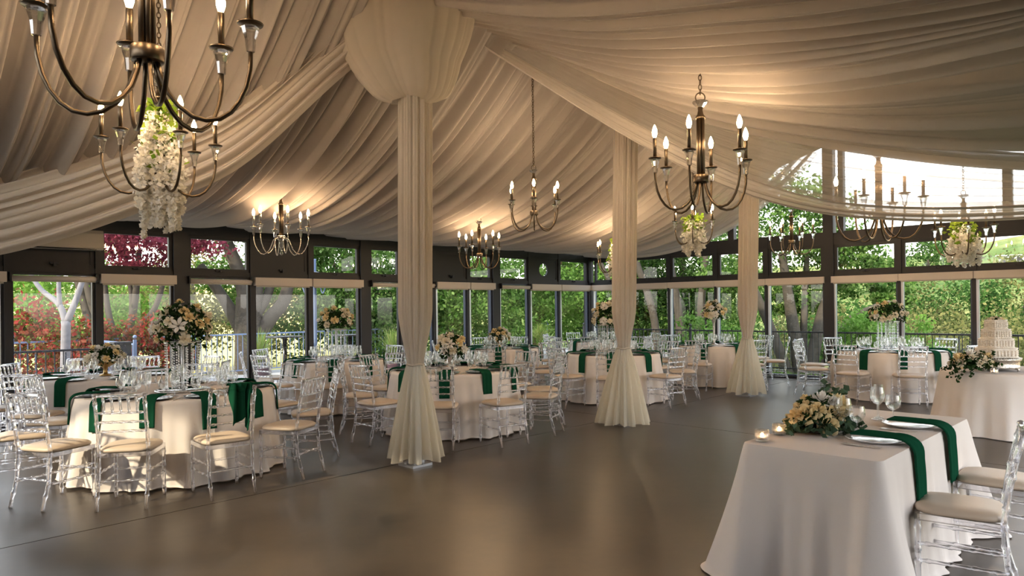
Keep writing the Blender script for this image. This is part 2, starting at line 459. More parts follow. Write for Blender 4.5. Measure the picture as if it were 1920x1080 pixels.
def window(axis, a0, a1, z0, z1, fw, matname='frame', alu=0, solid=None):
    """a framed pane, or a solid panel with an optional porthole"""
    wn[0] += 1
    f = MB()
    w = fw
    for (x0, x1, y0, y1) in ((a0, a0 + w, z0, z1), (a1 - w, a1, z0, z1), (a0 + w, a1 - w, z0, z0 + w), (a0 + w, a1 - w, z1 - w, z1)):
        wallbox(f, axis, x0, x1, y0, y1, .02, .08)
    root = structure(f.build('window_%d' % wn[0], M[matname]))
    p = MB()
    if solid == 'panel':
        wallbox(p, axis, a0 + w, a1 - w, z0 + w, z1 - w, .03, .07)
        p.build('infill_panel', M['frame'], root)
        h = MB(); mid = (a0 + a1) / 2
        wallbox(h, axis, mid - .05, mid + .05, z0 + .05, z0 + .075, -.03, .02); wallbox(h, axis, mid - .015, mid + .015, z0 + .02, z0 + .075, -.05, .02)
        h.build('latch', M['iron'], root)
    elif solid == 'porthole':
        mid = (a0 + a1) / 2; zc = (z0 + z1) / 2; n = 32
        vs = []
        for k in range(n):
            an = 2 * PI * (k + .5) / n
            cx_, cz_ = math.cos(an), math.sin(an)
            q = min((a1 - a0 - 2 * w) / 2 / abs(cx_), (z1 - z0 - 2 * w) / 2 / abs(cz_))
            for (rx, rz_) in ((q * cx_, q * cz_), (.155 * cx_, .155 * cz_)):
                for o in (.03, .07): vs.append(W(-o, mid + rx, zc + rz_) if axis == 's' else W(mid + rx, -o, zc + rz_))
        fs = []
        for k in range(n):
            a = k * 4; b = ((k + 1) % n) * 4
            fs += [(a, b, b + 2, a + 2), (a + 1, a + 3, b + 3, b + 1), (a + 2, b + 2, b + 3, a + 3)]
        p.add(vs, fs, False); p.build('infill_panel', M['frame'], root)
        d = MB(); ring = [W(-.05, mid + .155 * math.cos(2 * PI * k / 32), zc + .155 * math.sin(2 * PI * k / 32)) for k in range(32)]
        d.add(ring, [tuple(range(32))], False); d.build('pane', M['pane'], root)
    else:
        quadp = [(a0 + w, z0 + w), (a1 - w, z0 + w), (a1 - w, z1 - w), (a0 + w, z1 - w)]
        p.add([W(-.05, a, z) if axis == 's' else W(a, -.05, z) for a, z in quadp], [(0, 1, 2, 3)], False)
        p.build('pane', M['pane'], root)
        if z0 > 1:
            h = MB(); mid = (a0 + a1) / 2
            wallbox(h, axis, mid - .07, mid + .07, z0 + .012, z0 + .03, -.015, .02); wallbox(h, axis, mid - .012, mid + .012, z0 + .005, z0 + .035, -.04, .02)
            h.build('latch', M['iron'], root)
    if alu:
        a_ = MB()
        if alu == 1: wallbox(a_, axis, a0 - .005, a0 + .035, z0, z1, -.012, .02)
        else: wallbox(a_, axis, a1 - .035, a1 + .005, z0, z1, -.012, .02)
        a_.build('stile', M['alu'], root)
    return root
def blind(axis, a0, a1, label, cassette=True, h=.135):
    o = MB()
    z1 = Z_TR0 - .002
    mid = W(-.0, (a0 + a1) / 2, z1) if axis == 's' else W((a0 + a1) / 2, 0, z1)
    root = thing('roller_blind', label, 'blind', mid, 0, 'roller blinds above the sliding windows')
    def loc(mb): mb.v = [(x - mid[0], y - mid[1], z - mid[2]) for x, y, z in mb.v]; return mb
    if cassette:
        loc(wallbox(o, axis, a0, a1, z1 - h, z1, -.09, .0)).build('cassette', M['blind'], root)
        hb = MB(); loc(wallbox(hb, axis, a0 + .03, a1 - .03, z1 - h - .022, z1 - h, -.06, -.045)).build('hem_bar', M['white'], root)
    else:
        r = MB(); pts = [W(.05, a, z1 - .075) if axis == 's' else W(a, .05, z1 - .075) for a in (a0 + .02, a1 - .02)]
        r.tube(pts, .032, 12); loc(r).build('roller_tube', M['blind'], root)
        hb = MB(); loc(wallbox(hb, axis, a0 + .03, a1 - .03, z1 - .125, z1 - .105, -.06, -.045)).build('hem_bar', M['white'], root)
        for q0, q1 in ((a0, a0 + .02), (a1 - .02, a1)):
            br = MB(); wallbox(br, axis, q0, q1, z1 - .12, z1, -.1, 0); loc(br).build('bracket', M['frame'], root)

LS = [13.8, 12.51, 11.45, 10.32, 9.18, 8.12, 6.97, 6.12, 5.28, 4.34, 3.49, 2.37, 1.27, .06]
L_TOP = ['glass', 'panel', 'glass', 'glass', 'panel', 'glass', 'glass', 'panel', 'panel', 'glass', 'glass', 'porthole', 'glass']
L_BL = [1, 0, 1, 0, 1, 1, 0, 0, 1, 1, 0, 1, 1]
WALL_SPOT = ['behind the far corner of the shrub view', 'below the air conditioner', 'beside the air conditioner, by the plum tree view', 'in front of the big forked trunk',
             'under the solid panel beside the big trunk', 'in front of the blue lamp post', 'just past the wide grey post', 'behind the valanced column',
             'under the double solid panel', 'above the flowers in the compote vase', 'beside the porthole, over the yellow branch', 'directly under the porthole panel', 'beside the hall corner']
for i in range(13):
    s1, s0 = LS[i], LS[i + 1]
    hp = [.11 if x in L_POSTS else .035 for x in (s1, s0)]
    a0, a1 = s0 + hp[1], s1 - hp[0]
    window('s', a0, a1, .05, Z_TR0, .035, 'frame' if i < 7 else 'blueframe', alu=2 if 7 <= i else 0)
    t = L_TOP[i]
    window('s', a0, a1, Z_TR0 + .07, Z_TR1 + .02, .055, 'frame', solid=None if t == 'glass' else t)
    kindw = 'boxed' if L_BL[i] else 'open-roll'
    blind('s', a0 - .02, a1 + .02, '%s cream roller blind %s' % (kindw, WALL_SPOT[i]), bool(L_BL[i]))
RS = [.08, 1.18, 2.35, 3.555, 4.73, 6.01, 7.29, 8.48, 9.65, 10.8, SPAN]
R_SPOT = ['on the gable wall at the hall corner', 'behind the middle draped column', 'over the thin grey trunks', 'behind the column by the gable', 'over the big multi-trunk tree',
          'over the table behind the cake', 'over the olive hillside', 'over the wedding cake', 'past the wedding cake', 'at the end of the gable wall']
for i in range(10):
    a0, a1 = RS[i] + .035, RS[i + 1] - .035
    if i == 5: a0 = 6.11
    if i == 4: a1 = 5.91
    window('u', a0, a1, .05, Z_TR0, .03, 'blueframe', alu=1)
    window('u', a0, a1, Z_TR0 + .07, Z_TR1 + .02, .06, 'frame')
    blind('u', a0 - .03, a1 + .03, 'boxed cream roller blind %s' % R_SPOT[i], True, .13)
# gable glazing
for (u0, u1) in ((.1, 3.85), (3.99, 5.91), (6.30, 8.9), (9.04, SPAN - .1)):
    wn[0] += 1
    def top(u): return EAVE_Z - .03 + (RIDGE_Z - EAVE_Z) * (u / RIDGE_U if u < RIDGE_U else (SPAN - u) / RIDGE_U)
    f = MB(); wallbox(f, 'u', u0, u1, Z_BEAM, Z_BEAM + .03, .03, .08)
    root = structure(f.build('window_%d' % wn[0], M['frame']))
    p = MB(); p.add([W(u0, -.06, Z_BEAM + .03), W(u1, -.06, Z_BEAM + .03), W(u1, -.06, max(Z_BEAM + .04, top(u1))), W(u0, -.06, max(Z_BEAM + .04, top(u0)))], [(0, 1, 2, 3)], False)
    p.build('pane', M['pane'], root)

# ------------------------------------------------------------------ ceiling drapes
def far_drape():
    NU, NT = 2200, 44
    s0, s1 = .12, 17.0
    mb = MB(); sheer = []
    def fn(i, t):
        s = s0 + (s1 - s0) * i
        u = RIDGE_U - .1 - (RIDGE_U - .22) * t
        zr, ze = RIDGE_Z - .22, 2.95
        z = zr + (ze - zr) * t - .80 * 4 * t * (1 - t) * (1.25 - .5 * t)
        drift = .25 * noise1(t * 2.2 + s * .15, 3) * 1.3 + .12 * noise1(t * 3 + 9, 5)
        amp = .35 + .65 * math.sin(PI * min(1, .12 + t * .8))
        q = s + drift
        d = amp * (.085 * pleat(q * 2.7 + .5 * noise1(t * 2 + q * .6, 12), 0) + .050 * pleat(q * 6.3 + .5 * noise1(t * 3 + q, 1), 7) + .09 * crease(q * 4.4, 3) + .085 * crease(q * 11.5 + .4 * noise1(t * 3 + q * 2, 8), 5))
        hem = max(0, (t - .8) / .2)
        sc = (s + .35) / 1.72
        z += -.10 * hem * abs(math.sin(PI * sc)) + .05 * hem
        k = .42 * noise1(q * 4.1 + 40, 14) + .36 * noise1(q * 11.0, 15) + .36 * noise1(q * 25.0 + t, 16)
        sheer.append(min(.60, max(.0, .10 + .85 * k)))
        p = W(u, s + .55 * d, z + d)
        return p
    mb.grid(fn, NU, NT)
    me = mb.mesh('ceiling_drape', M['drape'])
    at = me.attributes.new('sheer', 'FLOAT', 'POINT'); at.data.foreach_set('value', sheer)
    o = link('ceiling_drape', me)
    tag(o, 'gathered taupe ceiling drape sloping down to the long window wall', 'drape')
far_drape()

def canopy():
    # guides: (v, start point, list of (xi, z)) ; each guide is straight in plan from P to Q
    guides = [
        (0.00, (-.29, 7.55), (10.4, 8.62), [(0, 4.42), (.155, 3.40), (.277, 2.80), (.396, 2.55), (.60, 2.53), (1, 2.95)]),
        (0.05, (-.22, 7.62), (10.3, 8.5), [(0, 4.50), (.155, 3.62), (.277, 3.02), (.396, 2.72), (.60, 2.70), (1, 3.0)]),
        (0.28, (.22, 8.02), (8.75, 8.0), [(0, 4.66), (.137, 4.10), (.25, 3.72), (.415, 3.42), (.68, 3.13), (1, 3.08)]),
        (0.48, (0, 7.8), (5.0, 4.3), [(0, 4.62), (.238, 3.97), (.347, 3.74), (.54, 3.50), (.764, 3.46), (1, 3.55)]),
        (0.72, (-.6, 7.1), (4.0, 3.88), [(0, 4.60), (.29, 4.06), (.543, 3.80), (.652, 3.70), (.836, 3.60), (1, 3.6)]),
        (0.88, (-1.5, 6.1), (2.9, 2.6), [(0, 4.60), (.28, 4.12), (.50, 3.88), (.74, 3.7), (1, 3.6)]),
        (1.00, (-3.4, 4.1), (.9, .3), [(0, 4.60), (.28, 4.05), (.50, 3.8), (.74, 3.65), (1, 3.5)]),
    ]
    vs_ = [g_[0] for g_ in guides]
    NV, NX = 1500, 56
    mb = MB(); sheer = []
    def fn(v, x):
        px = pchip(vs_, [g_[1][0] + (g_[2][0] - g_[1][0]) * x for g_ in guides], v)
        py = pchip(vs_, [g_[1][1] + (g_[2][1] - g_[1][1]) * x for g_ in guides], v)
        pz = pchip(vs_, [pchip([k[0] for k in g_[3]], [k[1] for k in g_[3]], x) for g_ in guides], v)
        if v < .06: fr, am = 90, .035
        elif v < .28: fr, am = 42, .022
        else: fr, am = 44, .12
        amp = am * (.25 + .75 * math.sin(PI * min(1, .08 + x * .8)))
        q = v * fr + .8 * noise1(x * 3 + v * 5, 2)
        pz += amp * (.85 * pleat(q * .55, 4) + .5 * pleat(q * 1.3, 9) + .8 * crease(q * .9, 4) + .8 * crease(q * 2.3, 11) + .5 * noise1(q * .3, 6))
        if v < .05:   # the bundled edge rolls under
            k = v / .05
            py += .10 * math.sin(PI * k) - .04
        return (px, py, pz)
    mb.grid(fn, NV, NX)
    for j in range(NX + 1):
        for i in range(NV + 1):
            v = i / NV
            if v < .055: a = .10
            elif v < .25: a = .52 + .16 * noise1(v * 60, 8)
            elif v < .32: a = .5 + (.05 - .5) * (v - .25) / .07
            else:
                q = v * 44 + .8 * noise1(j / NX * 3 + v * 5, 2)
                a = min(.62, max(0, .10 + .36 * noise1(q * .8 + 40, 14) + .34 * noise1(q * 2.3, 15) + .34 * noise1(q * 5.2, 17)))
            sheer.append(max(0, min(1, a)))
    me = mb.mesh('canopy_drape', M['canopy'])
    at = me.attributes.new('sheer', 'FLOAT', 'POINT'); at.data.foreach_set('value', sheer)
    tag(link('canopy_drape', me), 'sheer-edged ceiling drape fanning over the dance floor from the ridge', 'drape')
canopy()

def swag():
    P = (-.97, 6.70); Q = (-6.6, 6.9)
    prof = [(0, 4.5), (.12, 4.02), (.30, 3.22), (.45, 2.90), (.60, 2.62), (.75, 2.42), (.9, 2.36), (1, 2.45)]
    ts = [k[0] for k in prof]; zs = [k[1] for k in prof]
    mb = MB()
    def fn(v, x):
        z = pchip(ts, zs, x)
        w = .80 * (.62 + .38 * min(1, x * 2.2))
        k = v - .5
        zz = z + .10 + k * w
        off = .16 * math.cos(PI * k) * -1 + .05 * pleat(v * 7 + .7 * noise1(x * 2.5, 3), 2) + .02 * pleat(v * 17 + noise1(x * 3, 6), 5)
        return (P[0] + (Q[0] - P[0]) * x, P[1] + (Q[1] - P[1]) * x + off, zz + .02 * pleat(v * 9, 8))
    mb.grid(fn, 120, 60)
    tag(mb.build('fabric_swag', M['swag']), 'broad taupe fabric swag sweeping from the valanced column to the air conditioner', 'swag')
swag()

# ------------------------------------------------------------------ draped columns
def column(x, y, ztop, label, tie_z, hem_r, hem_z, dx=0.0, rtop=.155, seed=0, valance=False):
    root = thing('draped_column', label, 'column', (x, y, 0))
    p = MB(); p.box((0, 0, 2.3), (.10, .10, 4.6), RZ_LONG); p.build('post', M['steel'], root)
    bp = MB(); bp.box((0, 0, .012), (.24, .24, .024), RZ_LONG); bp.box((0, 0, .05), (.13, .13, .09), RZ_LONG)
    for a, b in ((1, 1), (1, -1), (-1, 1), (-1, -1)): bp.lathe([(.012, 0), (.012, .02), (0, .024)], 6, (a * .085 * .98, b * .085, .024))
    bp.build('base_plate', M['steel'], root)
    rt = .078
    def prof(z):
        if z >= tie_z:
            k = min(1, (z - tie_z) / .55)
            return rt + (rtop - rt) * (k * k * (3 - 2 * k)) ** .8
        k = (tie_z - z) / (tie_z - hem_z)
        return rt + (hem_r - rt) * k ** .85
    up = MB(); nz = 46; n = 150
    def fu(i, j):
        an = 2 * PI * i; z = tie_z + (ztop - tie_z) * j
        fold = .016 * pleat(i * 13, seed) + .008 * pleat(i * 29, seed + 3)
        k = min(1, (z - tie_z) / .5)
        r = prof(z) + fold * (.35 + .65 * k)
        return (r * math.cos(an) + dx * (z / 4.5), r * math.sin(an), z)
    up.grid(fu, n, nz, closed=True); up.build('wrap', M['voile'], root)
    lo = MB()
    def fl_(i, j):
        an = 2 * PI * i; z = tie_z + (hem_z - tie_z) * j
        k = j
        fold = (.006 + .05 * k) * pleat(i * 15 + .5 * noise1(k * 2, seed), seed + 5) + .012 * k * pleat(i * 37, seed + 8)
        r = prof(z) * (1 + .13 * math.cos(2 * an + .6)) + fold
        zz = z + (.03 * pleat(i * 6, seed + 2) if j == 1 else 0)
        return (r * math.cos(an) + dx * (z / 4.5), r * math.sin(an), max(.012, zz))
    lo.grid(fl_, 190, 30, closed=True); lo.build('skirt', M['tulle'], root)
    tb = MB(); ring = [(.083 * math.cos(2 * PI * k / 24), .083 * math.sin(2 * PI * k / 24), tie_z + .006 * math.sin(k)) for k in range(25)]
    tb.tube([(a + dx * tie_z / 4.5, b, c) for a, b, c in ring], .011, 6, False); tb.build('tie', M['voile'], root)
    if valance:
        v = MB()
        tz = [3.60, 3.63, 3.72, 3.93, 4.25, 4.62, 4.80]; tr = [.20, .30, .39, .51, .63, .69, .71]
        def fv(i, j):
            an = 2 * PI * i; z = 3.60 + 1.2 * j
            r = pchip(tz, tr, z)
            r += (.075 * pleat(i * 5.0 + .30 * noise1(j * 2, 4), 21) - .09 * crease(i * 8.0 + .25 * noise1(j * 2.5, 7), 25) - .035 * crease(i * 21 + .3 * noise1(j * 3, 2), 28)) * (.5 + .5 * j)
            return (r * math.cos(an) - .10 * min(1, j * 3), r * math.sin(an) * .75, z + .025 * math.sin(3 * an) * (1 - j))
        v.grid(fv, 260, 28, closed=True)
        v.build('valance', M['voile'], root)
    return root
column(-.98, 6.84, 4.5, 'draped column with flared fabric valance, tied low above its gauze skirt', 1.0, .225, .07, .05, .155, 0, True)
column(1.44, 9.07, 4.55, 'plain draped column in the middle of the row, gauze hem spread wide', 1.0, .29, .015, .10, .148, 30)
column(3.98, 11.73, 4.55, 'draped column standing closest to the gable wall, slit gauze skirt', .98, .26, .06, .10, .15, 60)

# ------------------------------------------------------------------ chandeliers
def chain_mesh(length, link_h=.05, r=.004):
    mb = MB(); n = max(2, int(length / (link_h * .78)))
    for i in range(n):
        z = (i + .5) * length / n; h = link_h / 2; w = link_h * .28
        pts = []
        for k in range(11):
            a = 2 * PI * k / 10
            x, zz = w * math.cos(a), h * math.sin(a)
            pts.append((x, 0, z + zz) if i % 2 else (0, x, z + zz))
        mb.tube(pts, r, 5, False)
    return mb
def chandelier(x, y, z0, Rr, ztop, label, phase=0, style='brass', arms=6, power=3.4, chain_dx=0.0):
    k = Rr / .45
    metal = M['brass'] if style == 'brass' else M['nickel']
    root = thing('chandelier', label, 'chandelier', (x, y, z0), R(phase))
    hub = MB(); hz = .29 * k
    hub.lathe([(0.0, hz - .035 * k), (.068 * k, hz - .035 * k), (.072 * k, hz - .03 * k), (.072 * k, hz + .03 * k), (.066 * k, hz + .036 * k), (0, hz + .036 * k)], 24)
    hub.build('hub', metal, root)
    st = MB()
    for a in range(6):
        an = 2 * PI * a / 6
        st.tube([(.026 * k * math.cos(an), .026 * k * math.sin(an), hz + .03 * k), (.026 * k * math.cos(an), .026 * k * math.sin(an), .86 * k)], .013 * k, 8)
    st.lathe([(0, .85 * k), (.045 * k, .85 * k), (.045 * k, .87 * k), (.03 * k, .89 * k), (.022 * k, .93 * k), (.026 * k, .96 * k), (0, .97 * k)], 14)
    st.build('stem', metal if style == 'brass' else M['brass'], root)
    cr = MB(); cr.lathe([(0.0, .955 * k), (.03 * k, .955 * k), (.075 * k, 1.005 * k), (.07 * k, 1.015 * k), (.02 * k, .985 * k), (0, .985 * k)], 10, smooth=False)
    cr.build('crystal_crown', M['crystal'], root)
    lp = MB(); lp.tube([(.045 * k * math.cos(2 * PI * j / 16), 0, 1.05 * k + .045 * k * math.sin(2 * PI * j / 16)) for j in range(17)], .006 * k, 6, False); lp.build('loop', metal, root)
    ln = ztop - z0 - 1.09 * k
    if ln > .05: chain_mesh(ln, .055 * k).build('chain', metal, root, (0, 0, 1.08 * k))
    pz = .47 * k
    if style == 'brass':
        path = [(.04, .27), (.055, .20), (.085, .12), (.13, .06), (.19, .015), (.25, 0), (.31, .01), (.36, .045), (.40, .10), (.43, .17), (.447, .25), (.45, .34)]
    else:
        path = [(.02, .20), (.05, .26), (.09, .285), (.13, .25), (.155, .18), (.19, .09), (.24, .03), (.29, .005), (.34, .02), (.39, .08), (.43, .17), (.45, .26), (.45, .34)]
        fin = MB(); fin.lathe([(0, -.02 * k), (.025 * k, .0), (.028 * k, .03 * k), (.012 * k, .06 * k), (.02 * k, .10 * k), (.04 * k, .14 * k), (.03 * k, .2 * k), (.05 * k, .26 * k), (0, .27 * k)], 12)
        fin.build('finial', M['crystal'], root)
    arm_m = MB().tube([(a * k, 0, b * k) for a, b in path], .0115 * k if style == 'brass' else .008 * k, 8).mesh('arm', metal)
    cup_m = MB().lathe([(.012 * k, .335 * k), (.02 * k, .34 * k), (.026 * k, .40 * k), (.038 * k, .44 * k), (.042 * k, .455 * k), (.036 * k, .462 * k), (.012 * k, .462 * k)], 9, (.45 * k, 0, 0), smooth=False).mesh('crystal_cup', M['crystal'])
    pan_m = MB().lathe([(.01 * k, .462 * k), (.058 * k, .468 * k), (.062 * k, .476 * k), (.05 * k, .480 * k), (.0, .478 * k)], 18, (.45 * k, 0, 0)).mesh('drip_pan', metal)
    sl_m = MB().lathe([(.017 * k, .478 * k), (.0175 * k, .655 * k), (.015 * k, .662 * k), (0, .662 * k)], 10, (.45 * k, 0, 0)).mesh('candle_sleeve', metal)
    bl_m = MB().lathe([(.010 * k, .660 * k), (.016 * k, .672 * k), (.024 * k, .700 * k), (.0245 * k, .715 * k), (.020 * k, .738 * k), (.012 * k, .762 * k), (.004 * k, .780 * k), (0, .784 * k)], 12, (.45 * k, 0, 0)).mesh('bulb', M['bulb'])
    for a in range(arms):
        an = 2 * PI * a / arms + (.12 if a % 3 == 0 else 0)
        ar = link('arm', arm_m, root, (0, 0, 0), an)
        for nm, me in (('crystal_cup', cup_m), ('drip_pan', pan_m), ('candle_sleeve', sl_m), ('bulb', bl_m)): link(nm, me, ar)
        L = bpy.data.lights.new('bulb_light', 'POINT'); L.energy = power; L.color = (1, .72, .47); L.shadow_soft_size = .02 * k
        lo = bpy.data.objects.new('bulb_light', L); COL.objects.link(lo)
        t = an + R(phase)
        lo.location = (x + .45 * k * math.cos(t), y + .45 * k * math.sin(t), z0 + .715 * k)
    return root
def blossom_garland(x, y, zt, zb, rad, label, seed, n=2600):
    r = np.random.default_rng(seed)
    root = thing('wisteria_garland', label, 'flower garland', (x, y, zt), 0, 'white wisteria garlands on chandeliers')
    H_ = zt - zb
    st = 12
    for k in range(st):
        a = 2 * PI * k / st + r.uniform(-.2, .2)
        t0 = r.uniform(.02, .18); t1 = r.uniform(.72, 1.0)
        m = n // st
        t = t0 + (t1 - t0) * r.random(m) ** .85
        spread = rad * np.clip(.25 + 1.6 * t, 0, 1) * (.5 + .5 * ((k % 3) / 2))
        cx = math.cos(a) * spread * .75; cy = math.sin(a) * spread * .75
        thick = rad * .26 * (1 - .75 * np.clip((t - .55) / .45, 0, 1))
        P = np.stack([cx + np.clip(r.normal(size=m), -1.8, 1.8) * thick * .5, cy + np.clip(r.normal(size=m), -1.8, 1.8) * thick * .5, -H_ * t], 1)
        link('blossom_strand', leaf_mesh('blossom_strand', P, .038, M['wisteria'], aspect=.8), root)
    m = 260; t = r.random(m) ** 1.4 * .5
    P = np.stack([r.normal(size=m) * rad * .35, r.normal(size=m) * rad * .35, -H_ * t], 1)
    link('vine_leaves', leaf_mesh('vine_leaves', P, .075, M['vineleaf'], aspect=.6), root)
    stem = MB()
    for k in range(5):
        a = 2 * PI * k / 5
        stem.tube([(0, 0, .02), (.3 * rad * math.cos(a), .3 * rad * math.sin(a), -.15 * H_), (.5 * rad * math.cos(a), .5 * rad * math.sin(a), -.4 * H_)], .004, 5)
    stem.build('vine_stem', M['bark'], root)
    return root
chandelier(-1.64, 3.12, 2.44, .44, 4.3, 'large brass chandelier overhead, cut off by the top of the view', 8)
chandelier(1.745, 6.30, 2.43, .44, 3.80, 'brass six-arm chandelier hanging alone in front of the sheer drape', 2)
chandelier(.27, 8.0, 2.45, .31, 4.45, 'small brass chandelier on a long chain under the ridge between two columns', 28)
chandelier(-2.62, 5.15, 2.43, .38, 4.4, 'brass chandelier wrapped with thick white wisteria beside the swag', 17)
chandelier(2.68, 10.1, 2.45, .315, 4.45, 'wisteria-hung brass chandelier between the middle column and the gable column', 12)
chandelier(4.97, 12.2, 2.43, .355, 4.2, 'brass chandelier seen clear against the gable window trees', 38)
chandelier(-2.84, 8.5, 2.24, .325, 3.75, 'scroll-armed nickel chandelier with a crystal finial', 2, 'nickel', power=1.7)
chandelier(-.50, 10.75, 2.17, .325, 3.6, 'brass chandelier low over the table with the compote flowers', 13, power=2.2)
chandelier(4.68, 8.75, 2.36, .49, 4.0, 'wide brass chandelier half veiled behind the sheer drape edge', 36)
chandelier(6.25, 9.5, 2.20, .37, 3.9, 'brass chandelier with white wisteria hanging above the wedding cake', 5)
chandelier(1.84, 12.3, 2.16, .325, 3.6, 'brass chandelier with short wisteria and leaves near the hall corner', 25)
blossom_garland(-2.62, 5.15, 3.10, 2.10, .20, 'long thick white wisteria garland spilling through the chandelier beside the swag', 1, 5200)
blossom_garland(2.68, 10.1, 2.87, 2.22, .20, 'white wisteria garland on the chandelier between two columns', 2)
blossom_garland(6.25, 9.5, 2.66, 2.02, .23, 'white wisteria garland hanging above the wedding cake', 3)
blossom_garland(1.90, 12.3, 2.75, 2.0, .2, 'white wisteria garland with yellow-green leaves near the hall corner', 4)

# ------------------------------------------------------------------ chairs
def rod(p0, p1, r, rings, seg=8, bulge=1.35):
    p0, p1 = Vector(p0), Vector(p1); L = (p1 - p0).length
    ts = [0.0]; rs = [r]
    for q in rings:
        w = .009 / L
        for d, rr in ((-1.6 * w, r), (-.8 * w, r * bulge), (.8 * w, r * bulge), (1.6 * w, r)):
            ts.append(q + d); rs.append(rr)
    ts.append(1.0); rs.append(r)
    return [p0 + (p1 - p0) * t for t in ts], rs
def bent(pts, r, rings, bulge=1.3):
    """a rod along a polyline with rings at given indices between points"""
    P = []; Rr = []
    for i in range(len(pts) - 1):
        a, b = rod(pts[i], pts[i + 1], r, rings, bulge=bulge)
        P += a[:-1]; Rr += b[:-1]
    P.append(Vector(pts[-1])); Rr.append(r)
    return P, Rr
def back_y(z): return -.19 - .085 * max(0, (z - .44) / .48) ** 1.25
def make_chair():
    root = link('banquet_chair', None)
    cu = MB()
    n = 28; m = 8
    prof = [(.0, .036), (.10, .036), (.155, .033), (.188, .024), (.204, .010), (.204, -.004), (.192, -.014), (0, -.014)]
    def sq(an):
        c_, s_ = abs(math.cos(an)), abs(math.sin(an)); p = 4.5
        return (c_ ** p + s_ ** p) ** (-1 / p)
    cu.lathe(prof, 36, (0, .0, .455), lobes=sq); cu.build('seat_cushion', M['vinyl'], root)
    fr = MB(); zf = .425
    for (a, b) in (((-.185, -.19, zf), (.185, -.19, zf)), ((-.19, .185, zf), (.19, .185, zf)), ((-.188, -.19, zf), (-.19, .185, zf)), ((.188, -.19, zf), (.19, .185, zf))):
        mid = [(a[i] + b[i]) / 2 for i in range(3)]
        dx, dy = abs(a[0] - b[0]), abs(a[1] - b[1])
        fr.box(mid, (max(dx, .026), max(dy, .026), .034))
    fr.build('seat_frame', M['acrylic'], root)
    for sx in (-1, 1):
        P, Q = rod((sx * .188, .183, 0), (sx * .188, .183, .41), .0145, [.12, .45, .62, .9], bulge=1.28)
        MB().tube(P, Q, 8).build('leg', M['acrylic'], root)
        pts = [(sx * .178, -.262, 0), (sx * .18, -.205, .22), (sx * .18, -.19, .44), (sx * .18, back_y(.6), .6), (sx * .18, back_y(.76), .76), (sx * .18, back_y(.92), .915)]
        P, Q = bent(pts, .0145, [.5])
        MB().tube(P, Q, 8).build('back_post', M['acrylic'], root)
    tr = MB(); P, Q = rod((-.195, back_y(.90), .905), (.195, back_y(.90), .905), .0135, [.06, .94]); tr.tube(P, Q, 8); tr.build('top_rail', M['acrylic'], root)
    for z in (.765, .69, .615):
        P, Q = rod((-.18, back_y(z), z), (.18, back_y(z), z), .0095, [.1, .3, .5, .7, .9]); MB().tube(P, Q, 6).build('back_rail', M['acrylic'], root)
    for i in range(5):
        x = -.12 + .06 * i
        P, Q = rod((x, back_y(.765), .765), (x, back_y(.90), .90), .0085, [.22, .78]); MB().tube(P, Q, 6).build('spindle', M['acrylic'], root)
    for sx in (-1, 1):
        for z in (.285, .195):
            yb = -.205 - .057 * (.22 - z) / .22 if z < .22 else -.2
            P, Q = rod((sx * .18, yb, z), (sx * .188, .183, z), .0095, [.12, .36, .62, .88]); MB().tube(P, Q, 6).build('stretcher', M['acrylic'], root)
    P, Q = rod((-.188, .183, .24), (.188, .183, .24), .0095, [.1, .35, .65, .9]); MB().tube(P, Q, 6).build('stretcher', M['acrylic'], root)
    P, Q = rod((-.18, -.208, .225), (.18, -.208, .225), .0095, [.1, .35, .65, .9]); MB().tube(P, Q, 6).build('stretcher', M['acrylic'], root)
    return root
chair0 = make_chair()
used = [False]
def place_chair(x, y, face, label, group):
    """face = direction (radians) the sitter looks"""
    o = chair0 if not used[0] else copy_tree(chair0)
    used[0] = True
    o.location = (x, y, 0); o.rotation_euler = (0, 0, face - PI / 2)
    tag(o, label, 'chair', group)
    return o

# ------------------------------------------------------------------ tableware
def wine_mesh(): # ~0.215 tall
    return MB().shell([(.0, .0), (.034, .001), (.030, .004), (.010, .008), (.0045, .014), (.004, .095), (.008, .104), (.026, .118), (.038, .140), (.0405, .160), (.038, .185), (.033, .212)], 18).mesh('wine_glass', M['glass'])
def goblet_mesh():
    return MB().shell([(.0, .0), (.034, .001), (.028, .005), (.010, .010), (.006, .018), (.006, .055), (.012, .064), (.034, .080), (.0425, .105), (.042, .130), (.037, .160)], 18).mesh('water_goblet', M['glass'])
def flute_mesh():
    return MB().shell([(.0, .0), (.030, .001), (.024, .004), (.008, .008), (.0045, .014), (.0045, .085), (.010, .098), (.022, .125), (.0255, .160), (.0245, .20), (.022, .228)], 14).mesh('champagne_flute', M['glass'])
GL = {'wine_glass': wine_mesh(), 'water_goblet': goblet_mesh(), 'champagne_flute': flute_mesh()}
plate_black = MB().lathe([(0, .002), (.10, .002), (.112, .006), (.150, .013), (.153, .016), (.149, .017), (.112, .010), (.10, .006), (0, .006)], 36).mesh('charger_plate', M['black'])
plate_white = MB().lathe([(0, .002), (.10, .002), (.112, .006), (.138, .016), (.141, .019), (.136, .02), (.112, .011), (.10, .007), (0, .007)], 36).mesh('dinner_plate', M['china'])
